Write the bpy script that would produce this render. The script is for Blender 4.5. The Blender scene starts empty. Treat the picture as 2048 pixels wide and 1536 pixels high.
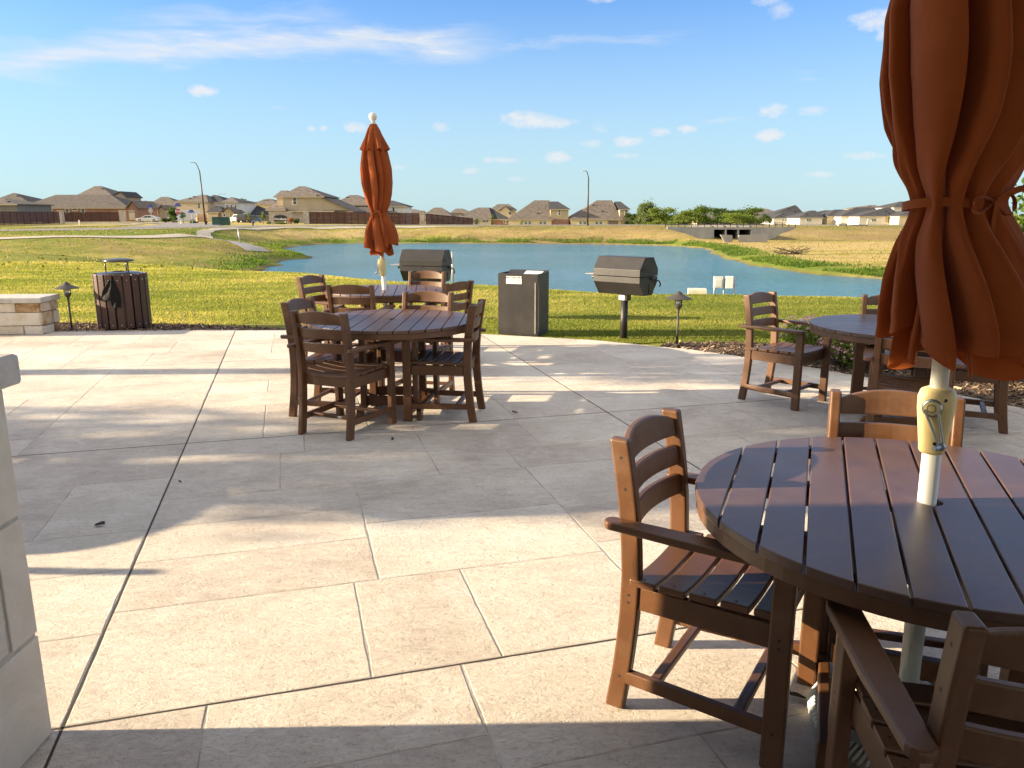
import bpy, bmesh, math, random
import numpy as np
from mathutils import Vector, Matrix, noise as mnoise
R_ = math.radians
sc = bpy.context.scene
col = sc.collection
random.seed(7); rng = np.random.default_rng(7)

# ------------------------------------------------ camera, world, sun, exposure
F = 1540.0; TH = R_(12.4); EYE = 1.53
cam = bpy.data.cameras.new('camera'); camo = bpy.data.objects.new('camera', cam); col.objects.link(camo)
cam.sensor_width = 36; cam.lens = F/2048*36; cam.clip_end = 6000; cam.clip_start = 0.05
camo.location = (0, 0, EYE); camo.rotation_euler = (math.pi/2-TH, 0, 0)
sc.camera = camo
SUN_EL = 15.0
sun = bpy.data.lights.new('sun', 'SUN'); suno = bpy.data.objects.new('sun', sun); col.objects.link(suno)
sun.energy = 4.3; sun.angle = R_(0.5); sun.color = (1.0, 0.80, 0.54)
sd = Vector((math.cos(R_(SUN_EL)), 0.025, -math.sin(R_(SUN_EL)))).normalized()
suno.rotation_euler = sd.to_track_quat('-Z', 'Y').to_euler()
sc.view_settings.view_transform = 'Standard'; sc.view_settings.look = 'None'
sc.view_settings.gamma = 1; sc.view_settings.exposure = 1.88

def ray(px, py):
    u = (px-1024)/F; v = (py-768)/F
    return Vector((u, math.cos(TH)-v*math.sin(TH), -math.sin(TH)-v*math.cos(TH)))
def G(px, py, z=0.0):                       # point of the horizontal plane z seen at a photo pixel
    r = ray(px, py); t = (z-EYE)/r.z
    return (r.x*t, r.y*t)
def XZ(px, py, Y):                          # point of the vertical plane y=Y seen at a photo pixel
    r = ray(px, py); t = Y/r.y
    return (r.x*t, EYE+r.z*t)

# ------------------------------------------------ node helpers
def N(nt, t, **k):
    n = nt.nodes.new(t)
    for a, b in k.items():
        if a in n.inputs.keys() if isinstance(a, str) else False: n.inputs[a].default_value = b
        else: setattr(n, a, b)
    return n
def L(nt, a, b): nt.links.new(a, b)
def ramp(nt, fac, stops):
    r = nt.nodes.new('ShaderNodeValToRGB'); e = r.color_ramp.elements
    while len(e) < len(stops): e.new(0.5)
    for i, (p, c) in enumerate(stops):
        e[i].position = p; e[i].color = (c[0], c[1], c[2], 1) if not isinstance(c, (int, float)) else (c, c, c, 1)
    L(nt, fac, r.inputs[0]); return r.outputs[0]
def math_(nt, op, a, b=None, c=None, clamp=False):
    n = nt.nodes.new('ShaderNodeMath'); n.operation = op; n.use_clamp = clamp
    for i, v in enumerate((a, b, c)):
        if v is None: continue
        if isinstance(v, (int, float)): n.inputs[i].default_value = v
        else: L(nt, v, n.inputs[i])
    return n.outputs[0]
def mixc(nt, fac, a, b, mode='MIX'):
    n = nt.nodes.new('ShaderNodeMix'); n.data_type = 'RGBA'; n.blend_type = mode
    for i, v in ((0, fac), (6, a), (7, b)):
        if isinstance(v, (int, float)): n.inputs[i].default_value = v
        elif isinstance(v, (tuple, list)): n.inputs[i].default_value = (*v[:3], 1)
        else: L(nt, v, n.inputs[i])
    return n.outputs[2]
def noise(nt, vec, scale, detail=4, rough=.55, dist=0.0):
    n = nt.nodes.new('ShaderNodeTexNoise'); n.inputs['Scale'].default_value = scale
    n.inputs['Detail'].default_value = detail; n.inputs['Roughness'].default_value = rough
    n.inputs['Distortion'].default_value = dist
    if vec is not None: L(nt, vec, n.inputs['Vector'])
    return n.outputs[0]
def mapping(nt, vec, scale=(1, 1, 1), rot=(0, 0, 0), loc=(0, 0, 0)):
    n = nt.nodes.new('ShaderNodeMapping'); n.inputs['Scale'].default_value = scale
    n.inputs['Rotation'].default_value = rot; n.inputs['Location'].default_value = loc
    L(nt, vec, n.inputs['Vector']); return n.outputs[0]
def newmat(name):
    m = bpy.data.materials.new(name); m.use_nodes = True
    nt = m.node_tree; b = nt.nodes['Principled BSDF']
    return m, nt, b
def M(name, c, rough=.6, var=.12, vs=6, bump=0.0, bs=60, metal=0.0, spec=.5, c2=None, vary_r=0.0, coord='Object', stretch=(1, 1, 1), detail=4):
    m, nt, b = newmat(name)
    tc = nt.nodes.new('ShaderNodeTexCoord').outputs[coord]
    v = mapping(nt, tc, stretch)
    n = noise(nt, v, vs, detail, .6)
    c2 = c2 or tuple(x*(1-var*2) for x in c); c1 = tuple(min(1, x*(1+var)) for x in c)
    L(nt, ramp(nt, n, [(.3, c2), (.7, c1)]), b.inputs['Base Color'])
    b.inputs['Roughness'].default_value = rough; b.inputs['Metallic'].default_value = metal
    b.inputs['Specular IOR Level'].default_value = spec
    if vary_r:
        n3 = noise(nt, v, vs*2.3, 3); L(nt, math_(nt, 'MULTIPLY_ADD', n3, vary_r, rough-vary_r/2), b.inputs['Roughness'])
    if bump:
        n2 = noise(nt, v, bs, 5, .65); bp = nt.nodes.new('ShaderNodeBump')
        bp.inputs['Strength'].default_value = bump; bp.inputs['Distance'].default_value = .01
        L(nt, n2, bp.inputs['Height']); L(nt, bp.outputs[0], b.inputs['Normal'])
    return m

# ------------------------------------------------ world: sky with clouds laid out by direction
w = bpy.data.worlds.new('World'); sc.world = w; w.use_nodes = True
nt = w.node_tree; bg = nt.nodes['Background']
sky = nt.nodes.new('ShaderNodeTexSky'); sky.sky_type = 'NISHITA'; sky.sun_disc = False
sky.sun_elevation = R_(SUN_EL); sky.sun_rotation = R_(-90); sky.altitude = 100
sky.air_density = 1.0; sky.dust_density = 0.6; sky.ozone_density = 2.0
tcg = nt.nodes.new('ShaderNodeTexCoord').outputs['Generated']
sp = nt.nodes.new('ShaderNodeSeparateXYZ'); L(nt, tcg, sp.inputs[0])
az = math_(nt, 'ARCTAN2', sp.outputs[0], sp.outputs[1]); el = math_(nt, 'ARCSINE', sp.outputs[2])
cmb = nt.nodes.new('ShaderNodeCombineXYZ'); L(nt, az, cmb.inputs[0]); L(nt, el, cmb.inputs[1])
pos = cmb.outputs[0]
def azel(px, py):
    r = ray(px, py).normalized(); return math.atan2(r.x, r.y), math.asin(r.z)
nz = nt.nodes.new('ShaderNodeTexNoise'); nz.inputs['Scale'].default_value = 28; nz.inputs['Detail'].default_value = 5; nz.inputs['Roughness'].default_value = .65
L(nt, mapping(nt, pos, (1, 1.4, 1)), nz.inputs['Vector'])
nz2 = noise(nt, mapping(nt, pos, (1, 1.6, 1)), 90, 4, .6)
nn = math_(nt, 'ADD', math_(nt, 'MULTIPLY', math_(nt, 'SUBTRACT', nz.outputs[0], .5), 2.6), math_(nt, 'MULTIPLY', math_(nt, 'SUBTRACT', nz2, .5), 1.2))
clouds = [(405, 182, 26, 10, 1), (712, 255, 22, 10, .8), (1055, 240, 52, 17, .85), (1100, 246, 50, 10, .7), (880, 253, 17, 9, .6), (1322, 264, 20, 9, .8), (1372, 259, 20, 9, .8),
 (1258, 282, 26, 11, .8), (1180, 287, 24, 8, .6), (1116, 315, 24, 11, .8), (1548, 222, 24, 13, .9), (1627, 222, 26, 9, .6), (1540, 270, 24, 10, .85),
 (1725, 312, 42, 8, .75), (1010, 320, 26, 6, .55), (938, 342, 20, 7, .6), (1252, 312, 22, 6, .5), (1755, 42, 38, 20, .8), (1775, 68, 20, 12, .7), (622, 257, 8, 6, .5), (648, 257, 7, 5, .5),
 (1640, 348, 24, 6, .45), (977, 320, 11, 6, .5), (1560, 22, 20, 14, .4), (1205, -5, 30, 9, .6), (1535, 2, 26, 9, .4), (800, 335, 12, 5, .4), (1035, 358, 18, 5, .35), (560, 215, 16, 5, .25)]
acc = None
for (cx, cy, wx, wy, st) in clouds:
    a0, e0 = azel(cx, cy); wa = wx*1.12/F; we = wy*1.1/F
    dx = math_(nt, 'MULTIPLY', math_(nt, 'SUBTRACT', az, a0), 1/wa)
    dy = math_(nt, 'MULTIPLY', math_(nt, 'SUBTRACT', el, e0), 1/we)
    d2 = math_(nt, 'ADD', math_(nt, 'MULTIPLY', dx, dx), math_(nt, 'MULTIPLY', dy, dy))
    f = math_(nt, 'MULTIPLY', math_(nt, 'SUBTRACT', 1.0, d2), 1.0)
    f = math_(nt, 'MULTIPLY', math_(nt, 'ADD', f, math_(nt, 'MULTIPLY', nn, 1.15)), st*1.15, clamp=True)
    # nothing far from its centre
    f = math_(nt, 'MULTIPLY', f, math_(nt, 'SUBTRACT', 2.2, d2, clamp=True))
    acc = f if acc is None else math_(nt, 'MAXIMUM', acc, f)
acc = math_(nt, 'MULTIPLY', acc, .9)
# long cirrus veil: bands around a gently bending centre line
cir = None
for pts, wdt, st, soft in (([(-120, 140), (0, 124), (250, 100), (500, 84), (750, 84), (950, 90), (1020, 88)], 30, .85, 1), ([(0, 82), (150, 92)], 10, .3, 1),
                     ([(900, 92), (1250, 78), (1400, 70)], 12, .28, 1), ([(180, 45), (450, 35), (620, 25), (760, 60)], 22, .35, 1), ([(0, 158), (160, 168)], 12, .25, 1),
                     ([(1395, 250), (1500, 232)], 9, .4, 1), ([(1590, 152), (1650, 156)], 7, .3, 1), ([(1180, 250), (1220, 262)], 8, .4, 1)):
    a = [azel(*p) for p in pts]
    # centre elevation as piecewise function of azimuth with a float curve-like chain
    ce = a[0][1]
    cen = None
    for i in range(len(a)-1):
        t = nt.nodes.new('ShaderNodeMapRange'); t.clamp = True; t.interpolation_type = 'SMOOTHSTEP' if len(a) > 2 else 'LINEAR'
        t.inputs[1].default_value = a[i][0]; t.inputs[2].default_value = a[i+1][0]
        t.inputs[3].default_value = 0; t.inputs[4].default_value = a[i+1][1]-a[i][1]
        L(nt, az, t.inputs[0])
        cen = math_(nt, 'ADD', t.outputs[0], ce) if cen is None else math_(nt, 'ADD', cen, t.outputs[0])
    wv = noise(nt, mapping(nt, pos, (5, 26, 1), (0, 0, R_(-6))), 1.6, 6, .62, .6)
    wv2 = noise(nt, mapping(nt, pos, (9, 70, 1), (0, 0, R_(8))), 1.6, 5, .6, .4)
    off = math_(nt, 'MULTIPLY', math_(nt, 'SUBTRACT', wv, .5), .05)
    d = math_(nt, 'DIVIDE', math_(nt, 'ABSOLUTE', math_(nt, 'ADD', math_(nt, 'SUBTRACT', el, cen), off)), wdt/F)
    v = math_(nt, 'SUBTRACT', 1.15, d, clamp=True)
    for (edge, s) in ((a[0][0], 1), (a[-1][0], -1)):
        t = nt.nodes.new('ShaderNodeMapRange'); t.interpolation_type = 'SMOOTHSTEP'; t.clamp = True
        span = min(.09, abs(a[-1][0]-a[0][0])*.5)
        t.inputs[1].default_value = edge-s*span*.3; t.inputs[2].default_value = edge+s*span; L(nt, az, t.inputs[0])
        v = math_(nt, 'MULTIPLY', v, t.outputs[0])
    v = math_(nt, 'MULTIPLY', v, math_(nt, 'MULTIPLY_ADD', wv2, 1.3, .2))
    v = math_(nt, 'MULTIPLY', math_(nt, 'POWER', v, 1.3), st, clamp=True)
    cir = v if cir is None else math_(nt, 'MAXIMUM', cir, v)
acc = math_(nt, 'MAXIMUM', acc, cir)
acc = math_(nt, 'MINIMUM', acc, .93)
skyc = mixc(nt, 1.0, sky.outputs[0], (0.36, 0.62, 0.98), 'MULTIPLY')
hz = nt.nodes.new('ShaderNodeMapRange'); hz.inputs[1].default_value = 0.0; hz.inputs[2].default_value = .33; hz.inputs[3].default_value = 1; hz.inputs[4].default_value = 0
hz.interpolation_type = 'SMOOTHSTEP'; L(nt, el, hz.inputs[0])
skyc = mixc(nt, math_(nt, 'MULTIPLY', hz.outputs[0], .75), skyc, (2.35, 3.05, 3.2))
# fill light: bright veil added to the unseen sky overhead and behind the viewer
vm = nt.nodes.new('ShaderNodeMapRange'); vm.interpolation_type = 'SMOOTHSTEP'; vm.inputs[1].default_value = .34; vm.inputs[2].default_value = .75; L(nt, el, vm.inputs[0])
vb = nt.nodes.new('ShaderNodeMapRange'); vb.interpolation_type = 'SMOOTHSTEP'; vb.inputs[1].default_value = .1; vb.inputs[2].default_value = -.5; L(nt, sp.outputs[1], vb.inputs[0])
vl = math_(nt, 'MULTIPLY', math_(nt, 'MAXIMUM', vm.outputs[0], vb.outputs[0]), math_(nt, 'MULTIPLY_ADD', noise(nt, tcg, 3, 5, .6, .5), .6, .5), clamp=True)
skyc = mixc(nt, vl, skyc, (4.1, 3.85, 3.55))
skyc = mixc(nt, acc, skyc, (3.05, 3.15, 3.3))
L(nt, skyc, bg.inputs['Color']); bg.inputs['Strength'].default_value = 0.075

# ------------------------------------------------ object helpers
def tag(o, label=None, cat=None, group=None, kind=None):
    if label: o['label'] = label
    if cat: o['category'] = cat
    if group: o['group'] = group
    if kind: o['kind'] = kind
    return o
def empty(name, loc=(0, 0, 0), rz=0, label=None, cat=None, group=None):
    o = bpy.data.objects.new(name, None); col.objects.link(o); o.location = loc; o.rotation_euler = (0, 0, rz)
    o.empty_display_size = .2
    return tag(o, label, cat, group)
def children(o): return [c for c in bpy.data.objects if c.parent == o]
def copy_tree(o, parent=None):
    kids = list(o.children)
    c = o.copy(); col.objects.link(c); c.parent = parent
    for ch in kids: copy_tree(ch, c)
    return c
class MB:
    def __init__(s): s.v = []; s.f = []; s.t = []
    def add(s, vs, fs, tone=None):
        n = len(s.v); s.v += [tuple(p) for p in vs]; s.f += [tuple(i+n for i in f) for f in fs]
        s.t += [random.random() if tone is None else tone]*len(fs); return s
    def box(s, c, d, rz=0, m=None):
        x, y, z = d[0]/2, d[1]/2, d[2]/2
        vs = [Vector(p) for p in ((-x, -y, -z), (x, -y, -z), (x, y, -z), (-x, y, -z), (-x, -y, z), (x, -y, z), (x, y, z), (-x, y, z))]
        mm = Matrix.Translation(c) @ (m if m is not None else Matrix.Rotation(rz, 4, 'Z'))
        return s.add([mm @ p for p in vs], [(0, 3, 2, 1), (4, 5, 6, 7), (0, 1, 5, 4), (1, 2, 6, 5), (2, 3, 7, 6), (3, 0, 4, 7)])
    def bar(s, a, b, wd, h, up=(0, 0, 1)):
        a = Vector(a); b = Vector(b); d = (b-a); ln = d.length; d.normalize()
        sx = d.cross(Vector(up)).normalized(); u = sx.cross(d).normalized()
        vs = [p+sx*(i*wd/2)+u*(j*h/2) for p in (a, b) for i, j in ((-1, -1), (1, -1), (1, 1), (-1, 1))]
        return s.add(vs, [(3, 2, 1, 0), (4, 5, 6, 7), (0, 1, 5, 4), (1, 2, 6, 5), (2, 3, 7, 6), (3, 0, 4, 7)])
    def prism(s, poly, z0, z1):             # horizontal polygon (ccw) extruded
        n = len(poly); vs = [(x, y, z0) for x, y in poly]+[(x, y, z1) for x, y in poly]
        return s.add(vs, [tuple(range(n-1, -1, -1)), tuple(range(n, 2*n))]+[(i, (i+1) % n, n+(i+1) % n, n+i) for i in range(n)])
    def slab(s, poly, o, ax, ay, an, t):    # polygon in the plane (o; ax, ay) extruded by t along an
        o, ax, ay, an = map(Vector, (o, ax, ay, an)); n = len(poly)
        a = [o+ax*x+ay*y for x, y in poly]; b = [p+an*t for p in a]
        return s.add(a+b, [tuple(range(n-1, -1, -1)), tuple(range(n, 2*n))]+[(i, (i+1) % n, n+(i+1) % n, n+i) for i in range(n)])
    def tube(s, pts, r, seg=10, cap=True):
        pts = [Vector(p) for p in pts]; rs = r if isinstance(r, (list, tuple)) else [r]*len(pts)
        vs = []; prev = None
        for i, p in enumerate(pts):
            d = (pts[min(i+1, len(pts)-1)]-pts[max(i-1, 0)]).normalized()
            if prev is None: sx = d.orthogonal().normalized()
            else: sx = (prev-d*prev.dot(d)).normalized()
            prev = sx; sy = d.cross(sx)
            vs += [p+(sx*math.cos(2*math.pi*k/seg)+sy*math.sin(2*math.pi*k/seg))*rs[i] for k in range(seg)]
        fs = [(i*seg+k, i*seg+(k+1) % seg, (i+1)*seg+(k+1) % seg, (i+1)*seg+k) for i in range(len(pts)-1) for k in range(seg)]
        if cap: fs += [tuple(range(seg-1, -1, -1)), tuple(range((len(pts)-1)*seg, len(pts)*seg))]
        return s.add(vs, fs)
    def lathe(s, prof, seg=24, c=(0, 0, 0), m=None):
        vs = []
        for r, z in prof:
            for k in range(seg):
                p = Vector((r*math.cos(2*math.pi*k/seg), r*math.sin(2*math.pi*k/seg), z))
                if m is not None: p = m @ p
                vs.append(p+Vector(c))
        fs = [(i*seg+k, i*seg+(k+1) % seg, (i+1)*seg+(k+1) % seg, (i+1)*seg+k) for i in range(len(prof)-1) for k in range(seg)]
        fs += [tuple(range(seg-1, -1, -1)), tuple(range((len(prof)-1)*seg, len(prof)*seg))]
        return s.add(vs, fs)
    def sweep(s, path, hx, hy):             # rectangular section along path in xz plane: path of (x, y, z), half sizes
        vs = []
        for i, p in enumerate(path):
            vs += [(p[0]-hx, p[1]-hy, p[2]), (p[0]+hx, p[1]-hy, p[2]), (p[0]+hx, p[1]+hy, p[2]), (p[0]-hx, p[1]+hy, p[2])]
        n = len(path)
        fs = [(3, 2, 1, 0), tuple(range(4*n-4, 4*n))]+[(i*4+k, i*4+(k+1) % 4, (i+1)*4+(k+1) % 4, (i+1)*4+k) for i in range(n-1) for k in range(4)]
        return s.add(vs, fs)
    def discs(s, lst, r):                   # flat round faces (centre, normal) drawn in a second material
        s.nd = getattr(s, 'nd', []) 
        for c, n in lst:
            c = Vector(c); n = Vector(n); u = n.orthogonal().normalized(); w_ = n.cross(u); k = len(s.v)
            s.v += [tuple(c+(u*math.cos(q)+w_*math.sin(q))*r) for q in np.linspace(0, 2*math.pi, 11)[:-1]]; s.f.append(tuple(range(k, k+10))); s.t.append(0); s.nd.append(len(s.f)-1)
        return s
    def build(s, name, mat, parent=None, smooth=False, bevel=0, seg=2, tone=False, loc=None):
        me = bpy.data.meshes.new(name); me.from_pydata(s.v, [], s.f); me.update()
        if getattr(s, 'nd', None):
            me.materials.append(mat); me.materials.append(SCREW)
            for i in s.nd: me.polygons[i].material_index = 1
        if tone:
            a = me.attributes.new('tone', 'FLOAT', 'FACE'); a.data.foreach_set('value', s.t)
        if not me.materials: me.materials.append(mat)
        o = bpy.data.objects.new(name, me); col.objects.link(o)
        if parent is not None: o.parent = parent
        if loc is not None: o.location = loc
        if smooth:
            me.polygons.foreach_set('use_smooth', [True]*len(me.polygons))
        if bevel:
            b = o.modifiers.new('bevel', 'BEVEL'); b.width = bevel; b.segments = seg; b.limit_method = 'ANGLE'; b.angle_limit = R_(35); b.harden_normals = False
        return o
def npmesh(name, V, Fc, mat, attrs=None, parent=None, smooth=False):
    V = np.asarray(V, dtype=np.float32); Fc = np.asarray(Fc, dtype=np.int32); k = Fc.shape[1]
    me = bpy.data.meshes.new(name); me.vertices.add(len(V)); me.vertices.foreach_set('co', V.ravel())
    me.loops.add(Fc.size); me.loops.foreach_set('vertex_index', Fc.ravel())
    me.polygons.add(len(Fc)); me.polygons.foreach_set('loop_start', np.arange(0, Fc.size, k, dtype=np.int32))
    me.update(calc_edges=True)
    for nm, (dom, arr) in (attrs or {}).items():
        if arr.ndim == 2:
            a = me.attributes.new(nm, 'FLOAT_COLOR', dom); a.data.foreach_set('color', arr.astype(np.float32).ravel())
        else:
            a = me.attributes.new(nm, 'FLOAT', dom); a.data.foreach_set('value', arr.astype(np.float32))
    if smooth: me.polygons.foreach_set('use_smooth', np.ones(len(Fc), dtype=bool))
    me.materials.append(mat)
    o = bpy.data.objects.new(name, me); col.objects.link(o)
    if parent is not None: o.parent = parent
    return o
def text(body, size, mat, parent, loc, rot, name='lettering', sx=1.0, extrude=.0006, align='CENTER'):
    cu = bpy.data.curves.new(name, 'FONT'); cu.body = body; cu.size = size; cu.extrude = extrude; cu.offset = size*.035; cu.align_x = align; cu.align_y = 'CENTER'
    t = bpy.data.objects.new(name, cu); col.objects.link(t)
    bpy.context.view_layer.update()
    me = bpy.data.meshes.new_from_object(t.evaluated_get(bpy.context.evaluated_depsgraph_get()))
    bpy.data.objects.remove(t); me.name = name; me.materials.clear(); me.materials.append(mat)
    o = bpy.data.objects.new(name, me); col.objects.link(o); o.parent = parent; o.location = loc; o.rotation_euler = rot; o.scale = (sx, 1, 1)
    return o

# ------------------------------------------------ terrain
POND = [(-16.8, 56.4), (-18.3, 60.5), (-16.6, 65), (-18.2, 70), (-21.5, 75.5), (-23.8, 82.3), (-24.6, 88.8), (-23.6, 94.9), (-20.3, 97.6), (-14, 98.4), (-7.8, 98.2), (1, 97), (10.7, 94.9),
        (18.2, 90.3), (20.1, 83.5), (19, 74), (17.6, 65.8), (17.1, 55.9), (18, 48.5), (19.5, 44.6), (20.9, 42.2), (22.2, 39.2), (23.8, 35.9), (27, 31), (27, 26), (18, 23.8),
        (12, 24.5), (6, 26), (1.5, 28.5), (-2.5, 31.5), (-6, 34), (-9, 36), (-13, 41), (-16, 49)]
BENCH = [(19.0, 42.5), (18.2, 66), (20.6, 84), (22.5, 90.5), (26, 91.5), (30, 91.5), (33.5, 92), (60, 95), (120, 98), (200, 60), (60, 24), (32, 24)]
SW = [(-15.5, 56), (-19, 46), (-30, 41), (-60, 38), (-130, 34)]
def pdist(x, y, P, closed=True):
    d = np.full(x.shape, 1e9); n = len(P)
    for i in range(n if closed else n-1):
        ax, ay = P[i]; bx, by = P[(i+1) % n]; dx, dy = bx-ax, by-ay
        t = np.clip(((x-ax)*dx+(y-ay)*dy)/(dx*dx+dy*dy), 0, 1)
        d = np.minimum(d, np.hypot(x-ax-t*dx, y-ay-t*dy))
    if closed:
        ins = np.zeros(x.shape, bool)
        for i in range(n):
            ax, ay = P[i]; bx, by = P[(i+1) % n]
            c = ((ay > y) != (by > y)) & (x < (bx-ax)*(y-ay)/((by-ay) if by != ay else 1e-9)+ax)
            ins ^= c
        d = np.where(ins, -d, d)
    return d
def sm(t): t = np.clip(t, 0, 1); return t*t*(3-2*t)
def wob(x, y, s, k=0):
    return np.sin(x*s+1.3*k+1.7*np.sin(y*s*.7+k))*np.cos(y*s*1.3+.9*np.sin(x*s*.6+2*k))
def hgt(x, y, full=False):
    x = np.asarray(x, float); y = np.asarray(y, float)
    dp = pdist(x, y, POND)+.5*wob(x, y, .55, 1)+.22*wob(x, y, 1.7, 2)
    zp = np.where(dp > 0, -2+.19*dp, -2+.3*dp); zp = np.maximum(zp, -3.2)
    db = pdist(x, y, BENCH); zb = -1.62+np.maximum(db, 0)*.125+.04*wob(x, y, .2, 3)
    ds = pdist(x, y, SW, False); yl = np.interp(x, [-130, -60, -30, -19, -15.5], [34, 38, 41, 46, 56])
    zs = -1.72+np.maximum(ds-.6, 0)*np.where(y > yl, .094, .185)
    base = .03*wob(x, y, .18, 5)*sm((y-20)/30)-.03
    far = sm((y-124)/60)
    base = base+far*(-2.5*sm((x+38)/30)+.95*sm((x-32)/20))
    k = .22
    z = base
    for q in (zp, zb, zs):
        h = np.clip(.5+.5*(q-z)/k, 0, 1); z = q*(1-h)+z*h-k*h*(1-h)*(np.abs(q-z) < k)
    z = np.where((y < 11.5) | (y < 12.5) & (np.abs(x) < 30), -.03, z)
    if full: return z, dp, db, ds
    return z
def H1(x, y): return float(hgt(np.array([x]), np.array([y]))[0])
ys = np.concatenate([np.arange(-40, 9, 3.5), np.arange(9, 36, .45), np.arange(36, 108, .6), np.arange(108, 130, 1.5), np.geomspace(130, 3500, 40)])
xs = np.concatenate([-np.geomspace(3500, 60, 34), np.arange(-59, -30, 1.2), np.arange(-30, 45, .6), np.arange(45, 80, 1.5), np.geomspace(80, 3500, 32)])
X, Y = np.meshgrid(xs, ys); Z, DP, DB, DS = hgt(X, Y, True)
nx, ny = len(xs), len(ys)
idx = np.arange(nx*ny).reshape(ny, nx)
FC = np.stack([idx[:-1, :-1], idx[:-1, 1:], idx[1:, 1:], idx[1:, :-1]], -1).reshape(-1, 4)
fb = lambda s, k: .5+.5*(.5*wob(X, Y, s, k)+.3*wob(X, Y, s*2.3, k+1)+.2*wob(X, Y, s*5, k+2))
shore = np.exp(-((DP-1.5)/1.6)**2)                       # lush band by the water
shore = np.maximum(shore, .75*np.exp(-(np.maximum(DS-1, 0)/4)**2)*(X > -32))
mud = np.clip(1.3-np.abs(DP+.25)/.55, 0, 1)
lush = np.maximum(shore, .95*sm((X+60)/4)*sm((-25.5-X)/3)*sm((Y-62)/3)*sm((92-Y)/6))
lush = np.maximum(lush, .8*sm((70-Y)/6)*0)
dry = .38+.5*(fb(.22, 3)-.5)
slope = ((Z < -.25) & (Y > 30)) * sm((-Z-.1)/.5)
dry = np.clip(dry+.30*slope*sm((Y-60)/30)+.12*slope, 0, 1)
field = sm((-DB+1)/3)
dry = np.clip(dry+.30*field+.25*field*wob(X*.4, Y*1.5, .35, 4), 0, 1)
emb = sm((Y-92)/3)*sm((112-Y)/3)
brown = np.clip(emb*sm((X+15)/20)*(.25+1.0*(fb(.35, 8)))+slope*(fb(.3, 6) > .62)*.55*sm((-X+5)/10), 0, 1)
brown = np.clip(brown+.5*sm((X+34)/2)*sm((-17-X)/2)*sm((Y-72)/4)*sm((86-Y)/4)*0, 0, 1)
dry = np.where(Y > 115, np.clip(.6+.3*fb(.1, 2), 0, 1), dry)
ATT = np.stack([dry, np.clip(lush*(1-mud), 0, 1), mud, brown], -1).reshape(-1, 4)

# ground material: grass colours chosen by what grows there
m, nt, b = newmat('grass_ground'); GRASS = m
at = nt.nodes.new('ShaderNodeAttribute'); at.attribute_name = 'gmask'
sx = nt.nodes.new('ShaderNodeSeparateColor'); L(nt, at.outputs['Color'], sx.inputs[0])
gp = nt.nodes.new('ShaderNodeNewGeometry').outputs['Position']
n1 = noise(nt, mapping(nt, gp, (1, .55, 1)), 1.1, 8, .68); n2 = noise(nt, gp, 9, 6, .7); n3 = noise(nt, mapping(nt, gp, (.35, 1, 1)), .35, 4, .6)
nmix = math_(nt, 'ADD', math_(nt, 'ADD', math_(nt, 'MULTIPLY', n1, .5), math_(nt, 'MULTIPLY', n2, .35)), math_(nt, 'MULTIPLY', n3, .45))
dv = math_(nt, 'ADD', sx.outputs[0], math_(nt, 'MULTIPLY', math_(nt, 'SUBTRACT', nmix, .65), 2.3), clamp=True)
gc = ramp(nt, dv, [(0, (.12, .15, .025)), (.35, (.21, .225, .042)), (.62, (.33, .28, .075)), (.85, (.43, .34, .13)), (1, (.46, .35, .17))])
lc = ramp(nt, nmix, [(.45, (.07, .12, .018)), (.75, (.16, .22, .03))])
gc = mixc(nt, math_(nt, 'MULTIPLY', sx.outputs[1], 1.0), gc, lc)
bc = ramp(nt, nmix, [(.4, (.15, .095, .045)), (.8, (.33, .235, .125))])
gc = mixc(nt, math_(nt, 'MULTIPLY', at.outputs['Alpha'], math_(nt, 'MULTIPLY', n1, 1.6), clamp=True), gc, bc)
gc = mixc(nt, sx.outputs[2], gc, (.11, .085, .05))
L(nt, gc, b.inputs['Base Color']); b.inputs['Roughness'].default_value = .95; b.inputs['Specular IOR Level'].default_value = .1
bp = nt.nodes.new('ShaderNodeBump'); bp.inputs['Strength'].default_value = .7; bp.inputs['Distance'].default_value = .06
L(nt, math_(nt, 'ADD', n2, noise(nt, gp, 45, 4, .7)), bp.inputs['Height']); L(nt, bp.outputs[0], b.inputs['Normal'])
g = npmesh('ground', np.stack([X, Y, Z], -1).reshape(-1, 3), FC, GRASS, {'gmask': ('POINT', ATT)}, smooth=True); g['kind'] = 'structure'

# water
m, nt, b = newmat('pond_water')
gp = nt.nodes.new('ShaderNodeNewGeometry').outputs['Position']
b.inputs['Base Color'].default_value = (.05, .19, .30, 1); b.inputs['Roughness'].default_value = .12; b.inputs['IOR'].default_value = 1.33
wn = noise(nt, mapping(nt, gp, (.8, 1.6, 1), (0, 0, R_(12))), 1.7, 6, .62, .5); wn2 = noise(nt, mapping(nt, gp, (.5, 1, 1)), .12, 2, .5)
calm = ramp(nt, wn2, [(.35, .45), (.6, 1.0)])
bp = nt.nodes.new('ShaderNodeBump'); bp.inputs['Distance'].default_value = .6
L(nt, math_(nt, 'MULTIPLY', calm, .75), bp.inputs['Strength']); L(nt, wn, bp.inputs['Height']); L(nt, bp.outputs[0], b.inputs['Normal'])
wm = MB(); wm.add([(-40, 20, -2), (40, 20, -2), (40, 102, -2), (-40, 102, -2)], [(0, 1, 2, 3)])
o = wm.build('water', m); o['kind'] = 'structure'

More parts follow.
